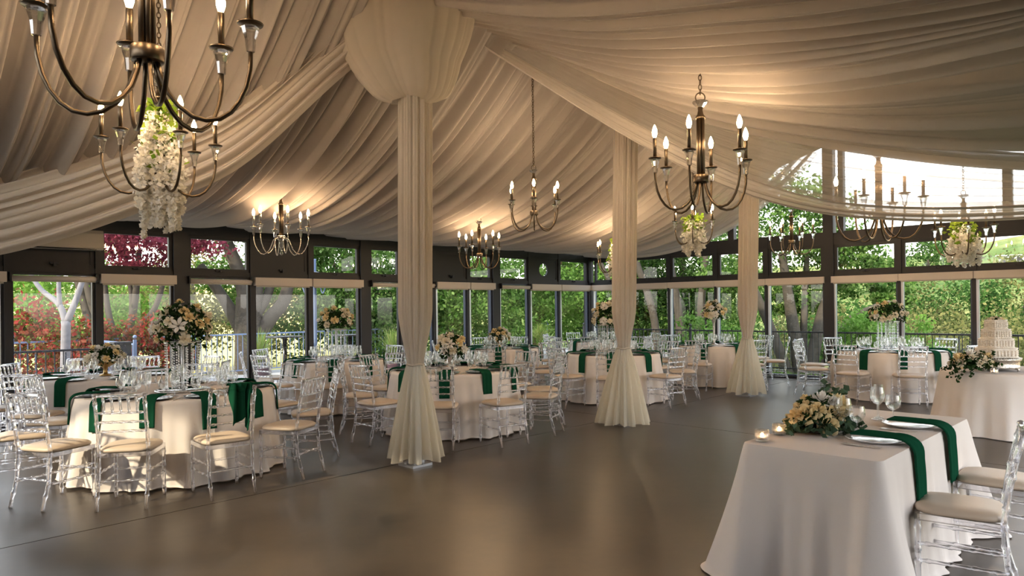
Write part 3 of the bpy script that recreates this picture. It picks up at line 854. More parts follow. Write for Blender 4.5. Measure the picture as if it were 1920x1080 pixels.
def napkin_mesh(edge, drop, w=.135, rise=.03, seed=0, gap=.014):
    """a folded napkin: lies along +x over a plate to the cloth edge, then hangs; thin slab with soft folds"""
    mb = MB(); th = .010
    path = [(-.11, rise), (-.02, rise + .002), (edge * .55, rise), (edge - .05, rise - .004), (edge - .012, .014), (edge + gap, -.02), (edge + gap + .006, -.09), (edge + gap + .012, -.18), (edge + gap + .016, -drop)]
    n = 34; mw = 8
    L = [0]
    for i in range(1, len(path)): L.append(L[-1] + math.dist(path[i], path[i - 1]))
    def pt(t):
        d = t * L[-1]
        return pchip(L, [p[0] for p in path], d), pchip(L, [p[1] for p in path], d)
    def face(side):
        def fn(a, b):
            x, z = pt(b)
            x2, z2 = pt(min(1, b + .01)); x1, z1 = pt(max(0, b - .01))
            tx, tz = x2 - x1, z2 - z1; l = math.hypot(tx, tz) or 1
            nx, nz_ = -tz / l, tx / l
            yy = (a - .5) * w * (1 - .10 * (b if b > .5 else .5) + .03 * noise1(b * 4, seed))
            off = (th if side else 0) + .004 * pleat(a * 2.2, seed) * (b > .3) + .003 * noise1(b * 7, seed + 3)
            return (x + nx * off, yy + .012 * noise1(b * 3, seed + 1), z + nz_ * off)
        return fn
    mb.grid(face(1), mw, n)
    o = len(mb.v); mb.grid(lambda a, b: face(0)(1 - a, b), mw, n)
    w1 = mw + 1
    for j in range(n):
        mb.f.append((j * w1, (j + 1) * w1, o + (j + 1) * w1 + mw, o + j * w1 + mw)); mb.s.append(True)
        mb.f.append((j * w1 + mw, o + j * w1, o + (j + 1) * w1, (j + 1) * w1 + mw)); mb.s.append(True)
    mb.f.append(tuple(n * w1 + i for i in range(w1)) + tuple(o + n * w1 + i for i in range(w1))); mb.s.append(False)
    return mb.mesh('napkin', M['napkin'])
NAPS = [napkin_mesh(.19, d, seed=i * 9) for i, d in enumerate((.24, .27, .22, .26))]
fork_m = MB()
fork_m.box((0, -.045, .003), (.007, .10, .0025)); fork_m.box((0, .02, .003), (.016, .035, .0025))
for t in (-.0065, -.002, .002, .0065): fork_m.box((t, .058, .003), (.0028, .045, .0025))
fork_m = fork_m.mesh('fork', M['silver'])
knife_m = MB().box((0, -.06, .004), (.010, .09, .006)).box((0, .045, .003), (.015, .12, .0022)).mesh('knife', M['silver'])

# ------------------------------------------------------------------ flowers
def rose_mesh(m, seed):
    r = random.Random(seed); mb = MB()
    for ring, (cnt, r0, h, open_) in enumerate(((3, .010, .034, .10), (4, .017, .036, .3), (5, .026, .034, .6), (6, .034, .026, 1.0))):
        for i in range(cnt):
            an = 2 * PI * i / cnt + ring * .7 + r.uniform(-.15, .15)
            ca, sa = math.cos(an), math.sin(an); wid = 2 * PI / cnt * .72
            def fn(a, b):
                q = (a - .5) * wid * 1.35 * (1 - .35 * b * b) ; rad = r0 * (.35 + .65 * math.sin(b * PI / 2)) + open_ * .014 * b * b
                z = h * b - (.012 * open_ * b ** 4) - .25 * h * (abs(a - .5) * 2) ** 2 * b
                return (rad * math.cos(an + q), rad * math.sin(an + q), z - .012 * ring * .5)
            mb.grid(fn, 4, 3)
    return mb.mesh('rose', m)
ROSES = [rose_mesh(M['rose'], 1), rose_mesh(M['rose2'], 2), rose_mesh(M['rose3'], 3), rose_mesh(M['rose'], 4), rose_mesh(M['rose2'], 5)]
def lily_mesh():
    mb = MB()
    for i in range(6):
        an = 2 * PI * i / 6
        def fn(a, b):
            w = .022 * math.sin(PI * min(1, b * .92 + .05)) ; rad = .012 + .085 * b; z = .03 * math.sin(b * PI * .7)
            y = (a - .5) * 2 * w
            return (rad * math.cos(an) - y * math.sin(an), rad * math.sin(an) + y * math.cos(an), z - .012 * abs(a - .5) * 2)
        mb.grid(fn, 4, 8)
    for i in range(5):
        an = 2 * PI * i / 5 + .3; mb.tube([(0, 0, 0), (.018 * math.cos(an), .018 * math.sin(an), .05)], .0018, 4)
    return mb.mesh('lily', M['rose3'])
LILY = lily_mesh()
def orient(o, d, roll):
    d = Vector(d).normalized()
    q = d.to_track_quat('Z', 'Y')
    o.rotation_euler = (q.to_matrix() @ Matrix.Rotation(roll, 3, 'Z')).to_euler()
def dome(root, c, rx, ry, rz, n, seed, scale=1.0, leaves=420, lower=-.15, lilies=0, tone=None, leafmat='fern', leafsize=.06, droop=0.0):
    """roses and leaves over a dome, children of root; c in root's frame"""
    r = random.Random(seed)
    pts = []
    tries = 0
    while len(pts) < n and tries < 4000:
        tries += 1
        z = r.uniform(lower, 1); a = r.uniform(0, 2 * PI); q = math.sqrt(max(0, 1 - z * z))
        d = (q * math.cos(a), q * math.sin(a), z)
        if all((d[0] - e[0]) ** 2 + (d[1] - e[1]) ** 2 + (d[2] - e[2]) ** 2 > (2.9 / max(1, n)) for e in pts): pts.append(d)
    for i, d in enumerate(pts):
        me = r.choice(ROSES if not tone else [ROSES[k] for k in tone])
        if lilies and i % (max(1, n // lilies)) == 1: me = LILY
        nm = 'lily' if me is LILY else 'rose'
        o = link(nm, me, root)
        rr = r.uniform(.86, 1.06)
        o.location = (c[0] + d[0] * rx * rr, c[1] + d[1] * ry * rr, c[2] + d[2] * rz * rr)
        orient(o, (d[0], d[1], d[2] * .8 + .25), r.uniform(0, 6))
        s = scale * r.uniform(.8, 1.25) * (.68 if me is LILY else 1); o.scale = (s, s, s)
    g = np.random.default_rng(seed)
    m = leaves; u = g.normal(size=(m, 3)); u /= np.linalg.norm(u, axis=1)[:, None]
    u[:, 2] = np.where(u[:, 2] < lower * 2.2, -u[:, 2], u[:, 2])
    rad = (.35 + .68 * g.random(m) ** .6)[:, None]
    P = np.array(c) + u * rad * np.array([rx, ry, rz])
    P[:, 2] -= droop * (np.abs(u[:, 0]) + np.abs(u[:, 1])) * .5
    link('foliage', leaf_mesh('foliage', P, leafsize, M[leafmat], aspect=.5), root)
def sphere_mb(mb, c, r, seg=6):
    prof = [(r * math.sin(PI * k / 4), -r * math.cos(PI * k / 4)) for k in range(5)]
    prof[0] = (0, -r); prof[-1] = (0, r)
    mb.lathe(prof, seg, c)
def strand_mesh(h):
    mb = MB(); n = int(h / .0245)
    for i in range(n): sphere_mb(mb, (0, 0, h - (i + .5) * h / n), .0088 if i % 2 else .0105, 6)
    return mb.mesh('crystal_strand', M['crystal'])
STR = strand_mesh(.44)
def tall_centrepiece(x, y, label, seed, br=.155, fz=.62, w=.30, h=.20, n=34, lilies=0, tone=None):
    root = thing('flower_centrepiece', label, 'flower arrangement', (x, y, .765), 0, 'crystal-strand flower centrepieces')
    b = MB(); b.lathe([(0, 0), (br - .005, 0), (br, .006), (br - .005, .012), (0, .012)], 28); b.build('base', M['mirror'], root)
    p = MB(); p.tube([(0, 0, .01), (0, 0, .48)], .016, 10); p.build('stem', M['crystal'], root)
    t = MB(); t.lathe([(0, .47), (.165, .47), (.168, .477), (.165, .484), (0, .484)], 28); t.build('tray', M['silver'], root)
    for k in range(14):
        a = 2 * PI * k / 14
        link('crystal_strand', STR, root, (.155 * math.cos(a), .155 * math.sin(a), .028))
    for k in range(5):
        a = 2 * PI * k / 5 + .2
        link('crystal_strand', STR, root, (.085 * math.cos(a), .085 * math.sin(a), .028))
    dome(root, (0, 0, .58), w, w, h + .1, n, seed, 1.15, 520, -.25, lilies, tone)
    return root

# ------------------------------------------------------------------ round tables
def round_table(key, x, y, r, phrase, angles, anchor, settings='full', zt=.76):
    root = thing('round_table', 'round banquet table under floor-length ivory linen: ' + phrase.replace('round table ', '', 1), 'table', (x, y, 0), 0, 'round dining tables')
    sd = int(abs(x * 100 + y * 37)) % 500
    tt = MB(); tt.lathe([(0, zt - .03), (r - .02, zt - .03), (r - .015, zt - .012), (0, zt - .012)], 40); tt.build('tabletop', M['roof'], root)
    lg = MB().tube([(0, 0, .02), (0, 0, zt - .03)], .04, 10).lathe([(0, 0), (.25, 0), (.25, .02), (.05, .04), (0, .04)], 20); lg.build('pedestal', M['iron'], root)
    cl = MB(); nf = 17
    def fn(i, j):
        an = 2 * PI * i
        if j < .3:
            k = j / .3; return ((r - .012) * k * math.cos(an) , (r - .012) * k * math.sin(an), zt)
        k = (j - .3) / .7
        q = r - .012 + .016 * min(1, k * 9) + .10 * k ** 1.3
        q += (.050 * k ** .9) * pleat(i * nf, sd) + .016 * k * pleat(i * 41, sd + 4)
        z = zt - zt * k + (.010 * (1 - min(1, k * 14)) if k > 0 else 0) - (.010 if k > 0 else 0)
        return (q * math.cos(an), q * math.sin(an), max(.008 + .012 * (1 + pleat(i * 9, sd + 2)) if k >= 1 else 0, z))
    cl.grid(fn, 260, 40, closed=True)
    cl.build('tablecloth', M['cloth'], root)
    # who sits where
    order = sorted(angles, key=lambda a: -a)          # clockwise seen from above
    ai = min(range(len(order)), key=lambda i: abs((order[i] - anchor + 180) % 360 - 180))
    order = order[ai:] + order[:ai]
    n = len(order); words = ['', 'one place', 'two places', 'three places', 'four places', 'five places']
    for i, a in enumerate(order):
        if i == 0: pos = 'at the head-table side of'
        elif i <= n // 2: pos = '%s clockwise from head-table side of' % words[i]
        else: pos = '%s anticlockwise from head-table side of' % words[n - i]
        an = R(a); ca, sa = math.cos(an), math.sin(an)
        rr = r + (.36 if r < .86 else .37) + .02 * noise1(a * .37, 3)
        if key == 'T2' and abs(a - 136) < 45: rr -= .13      # tucked in close to the window
        place_chair(x + ca * rr, y + sa * rr, an + PI + R(4) * noise1(a, 6), 'clear chair %s %s' % (pos, phrase), 'clear acrylic banquet chairs')
        # place setting
        px, py = x + ca * (r - .19), y + sa * (r - .19)
        c = link('charger_plate', plate_black, None, (px, py, zt + .003)); tag(c, 'black charger %s %s' % (pos, phrase), 'plate', 'black charger plates')
        nk = link('napkin', NAPS[i % 4], None, (px, py, zt + .003), an); tag(nk, 'green napkin hanging %s %s' % (pos, phrase), 'napkin', 'green napkins hanging off the tables')
        for nm, (dr, dt) in {'wine_glass': (-.22, .10), 'water_goblet': (-.20, .005), 'champagne_flute': (-.29, .06)}.items():
            gx = px + ca * dr - sa * (dt + .02 * noise1(a + 3, 1)); gy = py + sa * dr + ca * (dt + .02 * noise1(a + 9, 2))
            go = link(nm, GL[nm], None, (gx, gy, zt + .003), rng.random() * 6)
            tag(go, '%s %s %s' % ({'wine_glass': 'tall wine glass', 'water_goblet': 'round water goblet', 'champagne_flute': 'slim flute'}[nm], pos, phrase), 'glass', nm.replace('_', ' ') + 's on the round tables')
        if r > .85 or key in ('T4',):
            fo = link('fork', fork_m, None, (px - sa * -.185 , py + ca * -.185, zt + .003), an + PI / 2); tag(fo, 'silver fork %s %s' % (pos, phrase), 'fork', 'forks on the round tables')
            kn = link('knife', knife_m, None, (px - sa * .185, py + ca * .185, zt + .003), an + PI / 2); tag(kn, 'silver knife %s %s' % (pos, phrase), 'knife', 'knives on the round tables')
    return root
TP = {
 'T1': 'round table with tall lily bouquet',
 'T2': 'round table by red shrubs',
 'T3': 'round table by lamp post',
 'T4': 'round table behind valanced column',
 'T5': 'round table behind middle column',
 'T6': 'round table behind gable column',
 'T7': 'round table behind the cake',
 'T8': 'round table by the yucca',
 'T9': 'round table in hall corner',
}
HT = (2.22, 4.35)
def anch(x, y): return math.degrees(math.atan2(HT[1] - y, HT[0] - x))
TABLES = [
 ('T1', -3.35, 6.90, .90, [-80, -49, -110, -146, -16.5, 20, 178, 62, 106]),
 ('T2', -5.08, 8.58, .80, [-140, -92, -42, 8, 55, 98, 132, 175]),
 ('T3', -2.79, 10.85, .76, [-124, -79, -38, 2, 58, 100, 163, -162]),
 ('T4', -.765, 8.93, .81, [-93, -57, -22, 12, 48, 82, 116, 150, -172, -134]),
 ('T5', 1.69, 11.57, .77, [-137, -101, -54, -8, 35, 80, 125, 178]),
 ('T6', 4.0, 13.65, .75, [-120, -72, -22, 25, 70, 112, 147, -172]),
 ('T7', 6.30, 11.50, .86, [-143, -107, -71, 176, 136, 100, 62, 25, -14, -42]),
 ('T8', -.20, 13.5, .72, [-95, -52, -10, 35, 75, 112, 150, 185, -140]),
 ('T9', 2.08, 15.62, .75, [-110, -68, -30, 22, 70, 115, 160, -155]),
]
for key, x, y, r, angs in TABLES: round_table(key, x, y, r, TP[key], angs, anch(x, y))
tall_centrepiece(-3.31, 6.90, 'big cream rose and lily bouquet above crystal strands on a wide mirror base', 3, .26, lilies=3, n=36, w=.27)
tall_centrepiece(-2.78, 10.85, 'cream rose arrangement over crystal strands on round table by lamp post', 14, w=.27, h=.13, n=26)
tall_centrepiece(1.60, 11.57, 'dense round rose ball over crystal strands behind the middle column', 25, w=.25, h=.20, n=42, tone=[1, 2, 4, 0])
tall_centrepiece(6.28, 11.50, 'cream roses over crystal strands on round table behind the cake', 36, w=.30, h=.13, n=28)
def vase_centrepiece(x, y, label, seed, kind):
    root = thing('flower_centrepiece', label, 'flower arrangement', (x, y, .765), 0)
    v = MB()
    if kind == 'trumpet':
        v.lathe([(0, 0), (.085, 0), (.09, .008), (.03, .03), (.022, .06), (.020, .25), (.024, .42), (.05, .50), (.075, .52), (.06, .52), (0, .49)], 20); v.build('vase', M['hammered'], root)
        dome(root, (0, 0, .62), .23, .23, .24, 26, seed, 1.3, 320, -.25, 2)
    elif kind == 'mercury':
        v.lathe([(0, 0), (.07, 0), (.075, .01), (.035, .03), (.04, .08), (.06, .15), (.075, .20), (.07, .21), (0, .19)], 20); v.build('vase', M['hammered'], root)
        dome(root, (0, 0, .29), .19, .19, .19, 22, seed, 1.25, 340, -.3, 5, droop=.05)
    else:
        v.lathe([(0, 0), (.065, 0), (.07, .008), (.025, .025), (.02, .08), (.03, .10), (.10, .14), (.125, .17), (.115, .175), (0, .15)], 22); v.build('bowl', M['gold'], root)
        dome(root, (0, 0, .21), .21, .21, .17, 24, seed, 1.2, 300, -.2)
    return root
vase_centrepiece(-.78, 8.80, 'white lily and rose cluster in a silver vase behind valanced column', 41, 'mercury')
vase_centrepiece(4.0, 13.65, 'tall silver trumpet vase of cream roses behind gable column', 52, 'trumpet')
vase_centrepiece(-5.08, 8.58, 'low cream roses in a gold footed bowl by red shrubs', 63, 'compote')
vase_centrepiece(-.26, 13.5, 'low cream roses in a gold footed bowl by the yucca', 74, 'compote')
# napkin knotted over the back of one front chair
def draped_napkin(x, y, rz):
    mb = MB()
    def fn(a, b):
        w = .20 * (1 - .25 * b); yy = -.02 - .05 * math.sin(b * PI * .9)
        zz = .935 - .0 - .27 * b - .09 * b * abs(a - .35) * 2 * (1 if b > .3 else .3)
        if b < .12: zz = .93 + .02 * math.sin(b / .12 * PI); yy = -.30 + .05 * math.cos(b / .12 * PI)
        else: yy = -.31 + .10 * (1 - (b - .12) / .88) * 0 + .03 * pleat(a * 3 + b * .8, 3)
        return ((a - .5) * w + .06 + .05 * b * math.sin(a * 4), yy + .02 * pleat(a * 4 + b, 9), zz)
    mb.grid(fn, 40, 24)
    k = MB(); sphere_mb(mb, (.06, -.30, .90), .035, 10)
    o = mb.build('napkin', M['napkin'], None, (x, y, 0), rz)
    md = o.modifiers.new('thickness', 'SOLIDIFY'); md.thickness = .005
    tag(o, 'green napkin knotted over the back of a clear chair', 'napkin', 'green napkins hanging off the tables')
an = R(-49); draped_napkin(-3.35 + math.cos(an) * 1.27, 6.9 + math.sin(an) * 1.27, an + PI - PI / 2)

# ------------------------------------------------------------------ head table for two
LX, LY = .7096, .7046
RZH = math.atan2(LY, LX)
def HTP(l, n, z=0): return (HT[0] + LX * l + LY * n, HT[1] + LY * l - LX * n, z)
ht = thing('head_table', 'rectangular head table for two under a long ivory cloth', 'table', (HT[0], HT[1], 0), RZH)
def ht_cloth():
    hx, hy, cr = .905, .375, .05; zt = .76
    per = []
    segs = []
    def corner(cx, cy, a0):
        for k in range(17):
            a = a0 + PI / 2 * k / 16
            per.append((cx + cr * math.cos(a), cy + cr * math.sin(a), math.cos(a), math.sin(a), math.sin(PI * k / 16)))
    def line(x0, y0, x1, y1, nx, ny, n):
        for k in range(1, n):
            t = k / n; L = math.hypot(x1 - x0, y1 - y0)
            e = min(t, 1 - t) * L
            per.append((x0 + (x1 - x0) * t, y0 + (y1 - y0) * t, nx, ny, 0))
    corner(hx - cr, hy - cr, 0); line(hx - cr, hy, -hx + cr, hy, 0, 1, 60)
    corner(-hx + cr, hy - cr, PI / 2); line(-hx, hy - cr, -hx, -hy + cr, -1, 0, 30)
    corner(-hx + cr, -hy + cr, PI); line(-hx + cr, -hy, hx - cr, -hy, 0, -1, 60)
    corner(hx - cr, -hy + cr, 3 * PI / 2); line(hx, -hy + cr, hx, hy - cr, 1, 0, 30)
    n = len(per)
    # arc coordinate and nearness to a corner
    arc = [0]
    for i in range(1, n): arc.append(arc[-1] + math.dist(per[i][:2], per[i - 1][:2]) + .012)
    mb = MB(); rows = []
    for j in range(0, 41):
        k = j / 40
        row = []
        for i, (px, py, nx, ny, c) in enumerate(per):
            ce = c
            dcx = min(abs(abs(px) - hx), .5); dcy = min(abs(abs(py) - hy), .5)
            near = math.exp(-((dcx + dcy) / .13) ** 2)
            fold = pleat(arc[i] * 2.3, 12) * .6 + .35 * pleat(arc[i] * 5.1, 15)
            off = .006 * min(1, k * 10) + (.055 + .17 * near) * k ** 1.25 + .042 * fold * k ** 1.1
            z = zt - .752 * k
            if j == 0: off = -.004
            if j == 40: z = .008; off += .02
            row.append((px + nx * off, py + ny * off, z))
        rows.append(row)
    vs = [p for r_ in rows for p in r_]; fs = []
    for j in range(40):
        for i in range(n):
            i2 = (i + 1) % n
            fs.append((j * n + i, (j + 1) * n + i, (j + 1) * n + i2, j * n + i2))
    mb.add(vs, fs)
    mb.add([rows[0][i] for i in range(n)], [tuple(range(n))], False)
    mb.build('tablecloth', M['cloth'], ht)
ht_cloth()
tb = MB(); tb.box((0, 0, .735), (1.70, .64, .03)); tb.build('tabletop', M['roof'], ht)
for sx in (-.75, .75):
    lb = MB(); lb.tube([(sx, -.28, .02), (sx, -.28, .72)], .015, 8).tube([(sx, .28, .02), (sx, .28, .72)], .015, 8).tube([(sx, -.28, .1), (sx, .28, .1)], .012, 8); lb.build('leg', M['iron'], ht)
face_ht = math.atan2(LX, -LY)
p = HTP(-.33, .585); place_chair(p[0], p[1], face_ht + R(10), 'clear chair with taupe seat at the head table, end near the candles', 'clear acrylic banquet chairs')
p = HTP(.51, .60); place_chair(p[0], p[1], face_ht + R(2), 'clear chair with taupe seat at the head table, end near the cake', 'clear acrylic banquet chairs')
nap_long = [napkin_mesh(.20, .33, .17, .034, 3), napkin_mesh(.21, .31, .17, .034, 8)]
for i, (l, who) in enumerate(((-.36, 'beside the flowers'), (.29, 'beside the three empty glasses'))):
    q = HTP(l, .175, .763)
    pl = link('dinner_plate', plate_white, None, q); tag(pl, 'white dinner plate on the head table %s' % who, 'plate', 'white plates on the head table')
    pl.scale = (1.12, 1.12, 1)
    # napkin runs toward the chairs
    nk = link('napkin', nap_long[i], None, q, math.atan2(-LX, LY)); tag(nk, 'long green napkin hanging off the head table, plate %s' % who, 'napkin', 'green napkins hanging off the tables')
    for k, dn in enumerate((-.19, -.215)):
        f_ = link('fork', fork_m, None, HTP(l + dn - .0, .16, .763), math.atan2(LX, -LY) - PI / 2); f_.scale = (1.1, 1.15, 1)
        tag(f_, 'silver %s fork on the head table, plate %s' % (('inner', 'outer')[k], who), 'fork', 'forks on the head table')
    kn = link('knife', knife_m, None, HTP(l + .20, .15, .763), math.atan2(LX, -LY) - PI / 2); kn.scale = (1.1, 1.15, 1)
    tag(kn, 'silver knife on the head table, plate %s' % who, 'knife', 'knives on the head table')
    sp = MB().box((0, -.04, .003), (.006, .12, .0025)).lathe([(0, .002), (.014, .003), (.016, .006), (0, .004)], 12, (0, .045, 0)).mesh('spoon', M['silver'])
    so = link('spoon', sp, None, HTP(l + .23, .15, .763), math.atan2(LX, -LY) - PI / 2)
    tag(so, 'silver spoon on the head table, plate %s' % who, 'spoon', 'spoons on the head table')
def stem_glass(kind, x, y, z, label, s=1.0):
    root = thing(kind, label, 'glass', (x, y, z), 0, 'glasses on the head table')
    if kind == 'wine_glass':
        bowl = [(.006, .100), (.024, .112), (.040, .135), (.0455, .160), (.043, .190), (.037, .222)]; st = .1; ft = .037
    elif kind == 'water_goblet':
        bowl = [(.008, .062), (.034, .078), (.046, .105), (.0465, .130), (.040, .165)]; st = .062; ft = .036
    else:
        bowl = [(.006, .090), (.024, .11), (.0285, .15), (.028, .21), (.0275, .232)]; st = .09; ft = .034
    MB().shell([(a * s, b * s) for a, b in bowl], 28).build('bowl', M['glass'], root)
    MB().tube([(0, 0, .008 * s), (0, 0, .03 * s), (0, 0, st * s), (0, 0, (st + .004) * s)], [.008 * s, .0042 * s, .0042 * s, .007 * s], 12).build('stem', M['glass'], root)
    MB().shell([(0, .0), (ft * s, .001), (ft * s, .003), (.008 * s, .009 * s)], 24).build('foot', M['glass'], root)
for kind, l, n_, lab in (('wine_glass', -.27, -.03, 'large clear wine glass in front of the head-table flowers'), ('water_goblet', -.16, .01, 'round clear water goblet in front of the head-table flowers'),
                         ('champagne_flute', -.215, -.085, 'clear flute half hidden by the wine glass near the flowers'),
                         ('wine_glass', .44, -.06, 'tall clear wine glass at the head-table end near the cake'), ('water_goblet', .515, .015, 'round clear water goblet at the head-table end near the cake'),
                         ('champagne_flute', .51, -.075, 'straight clear flute at the head-table end near the cake')):
    q = HTP(l, n_, .763); stem_glass(kind, q[0], q[1], q[2], lab)
def votive(x, y, z, label):
    root = thing('candle_votive', label, 'candle', (x, y, z), 0, 'glass votive candles')
    g_ = MB(); g_.shell([(0, .0), (.034, 0), (.037, .004), (.038, .066), (.035, .066), (.034, .008)], 22)
    for k in range(5):
        for a in range(18):
            an = 2 * PI * (a + .5 * (k % 2)) / 18; sphere_mb(g_, (.038 * math.cos(an), .038 * math.sin(an), .011 + .012 * k), .0045, 5)
    g_.build('holder', M['glass'], root)
    MB().lathe([(0, .008), (.028, .008), (.028, .024), (0, .022)], 16).build('wax', M['wax'], root)
    MB().lathe([(.001, .022), (.005, .028), (.0055, .033), (.003, .042), (0, .048)], 8).build('flame', M['flame'], root)
    L = bpy.data.lights.new('candle_light', 'POINT'); L.energy = .25; L.color = (1, .55, .25); L.shadow_soft_size = .006
    lo = bpy.data.objects.new('candle_light', L); COL.objects.link(lo); lo.location = (x, y, z + .036)
q = HTP(-.79, -.30, .763); votive(q[0], q[1], q[2], 'beaded glass votive at the outer corner of the head table')
q = HTP(-.53, -.315, .763); votive(q[0], q[1], q[2], 'beaded glass votive touching the head-table flowers')
def sprays(root, c, specs, name='eucalyptus_sprig', m='euca', size=.05, seed=0):
    g_ = np.random.default_rng(seed); r = random.Random(seed)
    for (dx, dy, dz) in specs:
        mb = MB(); P = []
        pts = []
        for k in range(9):
            t = k / 8
            pts.append((c[0] + dx * t, c[1] + dy * t, c[2] + dz * t - .06 * t * t * (1 if dz < .1 else 0)))
        mb.tube(pts, .0022, 4)
        s = mb.build(name, M['euca'] if m == 'euca' else M['fern'], root)
        for k in range(2, 9):
            for j in range(4):
                P.append([pts[k][i] + r.uniform(-.024, .024) for i in range(3)])
        link('sprig_leaves', leaf_mesh('sprig_leaves', np.array(P), size, M[m], aspect=.75), s)
q = HTP(-.20, -.20, .763)
hf = thing('flower_arrangement', 'low cream rose and eucalyptus arrangement lying on the head table', 'flower arrangement', q, RZH)
bx = MB(); bx.box((0, 0, .03), (.34, .12, .06)); bx.build('tray', M['black'], hf)
dome(hf, (0, 0, .05), .27, .14, .16, 23, 90, 1.35, 950, .02, 0, tone=[0, 0, 3, 2], leafsize=.065)
dome(hf, (0, 0, .03), .31, .19, .09, 0, 95, 1, 520, .0, 0, None, 'euca', .06)
for k, (dx, dy, dz) in enumerate(((-.30, .02, .02), (-.24, .10, -.02), (-.2, -.12, -.0), (.30, .03, .1), (.2, -.05, .12), (.12, .02, .15), (.3, -.1, .0), (-.05, -.17, .0), (.12, -.16, .0), (.06, .16, .0))):
    sprays(hf, (dx * .35, dy * .35, .06 + max(0, dz) * .3), [(dx * .85, dy * .85, dz + .02)], seed=k + 4, size=.055)

# ------------------------------------------------------------------ cake table
ct = thing('cake_table', 'small round table with ivory cloth carrying the wedding cake', 'table', (5.98, 8.30, 0))
def cake_cloth():
    r, zt = .70, .73
    cl = MB()
    def fn(i, j):
        an = 2 * PI * i
        if j < .25: k = j / .25; return (r * k * math.cos(an), r * k * math.sin(an), zt)
        k = (j - .25) / .75
        q = r + .014 * min(1, k * 9) + .10 * k ** 1.2 + .045 * k * pleat(i * 11, 77) + .012 * k * pleat(i * 31, 80)
        return (q * math.cos(an), q * math.sin(an), max(.01, zt - zt * k))
    cl.grid(fn, 220, 36, closed=True); cl.build('tablecloth', M['cloth'], ct)
cake_cloth()
MB().lathe([(0, .70), (.68, .70), (.685, .715), (0, .715)], 36).build('tabletop', M['roof'], ct)
MB().tube([(0, 0, .02), (0, 0, .70)], .04, 10).lathe([(0, 0), (.25, 0), (.25, .02), (.05, .04), (0, .04)], 20).build('pedestal', M['iron'], ct)
kx, ky = 5.82, 8.28
stand = thing('cake_stand', 'round hammered silver cake stand under the wedding cake', 'cake stand', (kx, ky, .733))
sb = MB(); sb.lathe([(0, .03), (.22, .03), (.235, .035), (.238, .05), (.232, .06), (.232, .115), (.25, .125), (.255, .14), (.25, .15), (.24, .153), (0, .153)], 56); sb.build('drum', M['hammered'], stand)
for k in range(48):
    pass
bd = MB()
for k in range(60): sphere_mb(bd, (.249 * math.cos(2 * PI * k / 60), .249 * math.sin(2 * PI * k / 60), .150), .008, 5)
bd.build('beaded_rim', M['silver'], stand)
for k in range(4):
    a = 2 * PI * k / 4 + .5
    ft = MB(); ft.tube([(.20 * math.cos(a), .20 * math.sin(a), .035), (.235 * math.cos(a), .235 * math.sin(a), .028), (.245 * math.cos(a), .245 * math.sin(a), .012), (.225 * math.cos(a), .225 * math.sin(a), .006)], [.012, .014, .012, .008], 8)
    for d in (-.1, .1): ft.tube([(.235 * math.cos(a), .235 * math.sin(a), .03), (.24 * math.cos(a + d), .24 * math.sin(a + d), .035)], .007, 6)
    ft.build('foot', M['silver'], stand)
cake = thing('wedding_cake', 'four-tier white piped wedding cake topped with small flowers', 'cake', (kx, ky, .889), .35)
def hexl(p): return lambda a: 1 / max(math.cos(((a + PI / 6) % (PI / 3)) - PI / 6), .87) * .93 + .012 * math.cos(18 * a)
z = 0
for i, rr in enumerate((.215, .178, .148, .112)):
    h = .112 if i else .115
    t = MB()
    t.lathe([(0, z), (rr + .004, z), (rr + .012, z + .006), (rr + .010, z + .016), (rr, z + .022), (rr, z + h - .022), (rr + .010, z + h - .012), (rr + .010, z + h - .003), (rr - .004, z + h), (0, z + h)], 108, lobes=hexl(0))
    tier = t.build('cake_tier', M['icing'], cake)
    pp = MB()
    for a in range(36):   # piped scrollwork on the sides
        an = 2 * PI * a / 36; q = rr * hexl(0)(an) + .002
        for m_ in range(3):
            zz = z + .032 + .022 * m_ + .006 * noise1(a * 1.7, m_)
            sphere_mb(pp, (q * math.cos(an + .05 * noise1(a * 2.1 + m_, 3)), q * math.sin(an + .05 * noise1(a * 2.1 + m_, 3)), zz), .012 + .005 * noise1(a * 3.3, m_ + 5), 5)
    for a in range(44):
        an = 2 * PI * a / 44; q = rr * hexl(0)(an) + .006; sphere_mb(pp, (q * math.cos(an), q * math.sin(an), z + .008), .010, 5)
    pp.build('piping', M['icing'], tier)
    z += h
dome(cake, (0, 0, z - .01), .085, .085, .045, 9, 120, .55, 120, .1, tone=[0, 1, 4], leafsize=.035)
cf = thing('flower_arrangement', 'trailing cream rose and fern arrangement beside the wedding cake', 'flower arrangement', (5.40, 8.08, .733), -.2)
dome(cf, (0, 0, .06), .24, .17, .17, 18, 131, 1.25, 640, .05, 0, tone=[1, 4, 0, 2], leafsize=.06)
for k, (dx, dy, dz) in enumerate(((-.30, -.08, -.10), (-.24, -.16, -.18), (-.33, .04, .0), (.24, .02, .24), (.14, .03, .28), (.28, -.06, .12), (-.1, -.2, -.06))):
    sprays(cf, (dx * .3, dy * .3, .08), [(dx * .62, dy * .62, dz * .6)], 'fern_sprig', 'fern', .04, k + 40)
votive(5.50, 7.86, .733, 'glass votive in front of the cake stand')
votive(6.18, 8.05, .733, 'glass votive past the cake stand on its outer side')
votive(6.33, 8.2, .733, 'glass votive at the outer edge of the cake table')

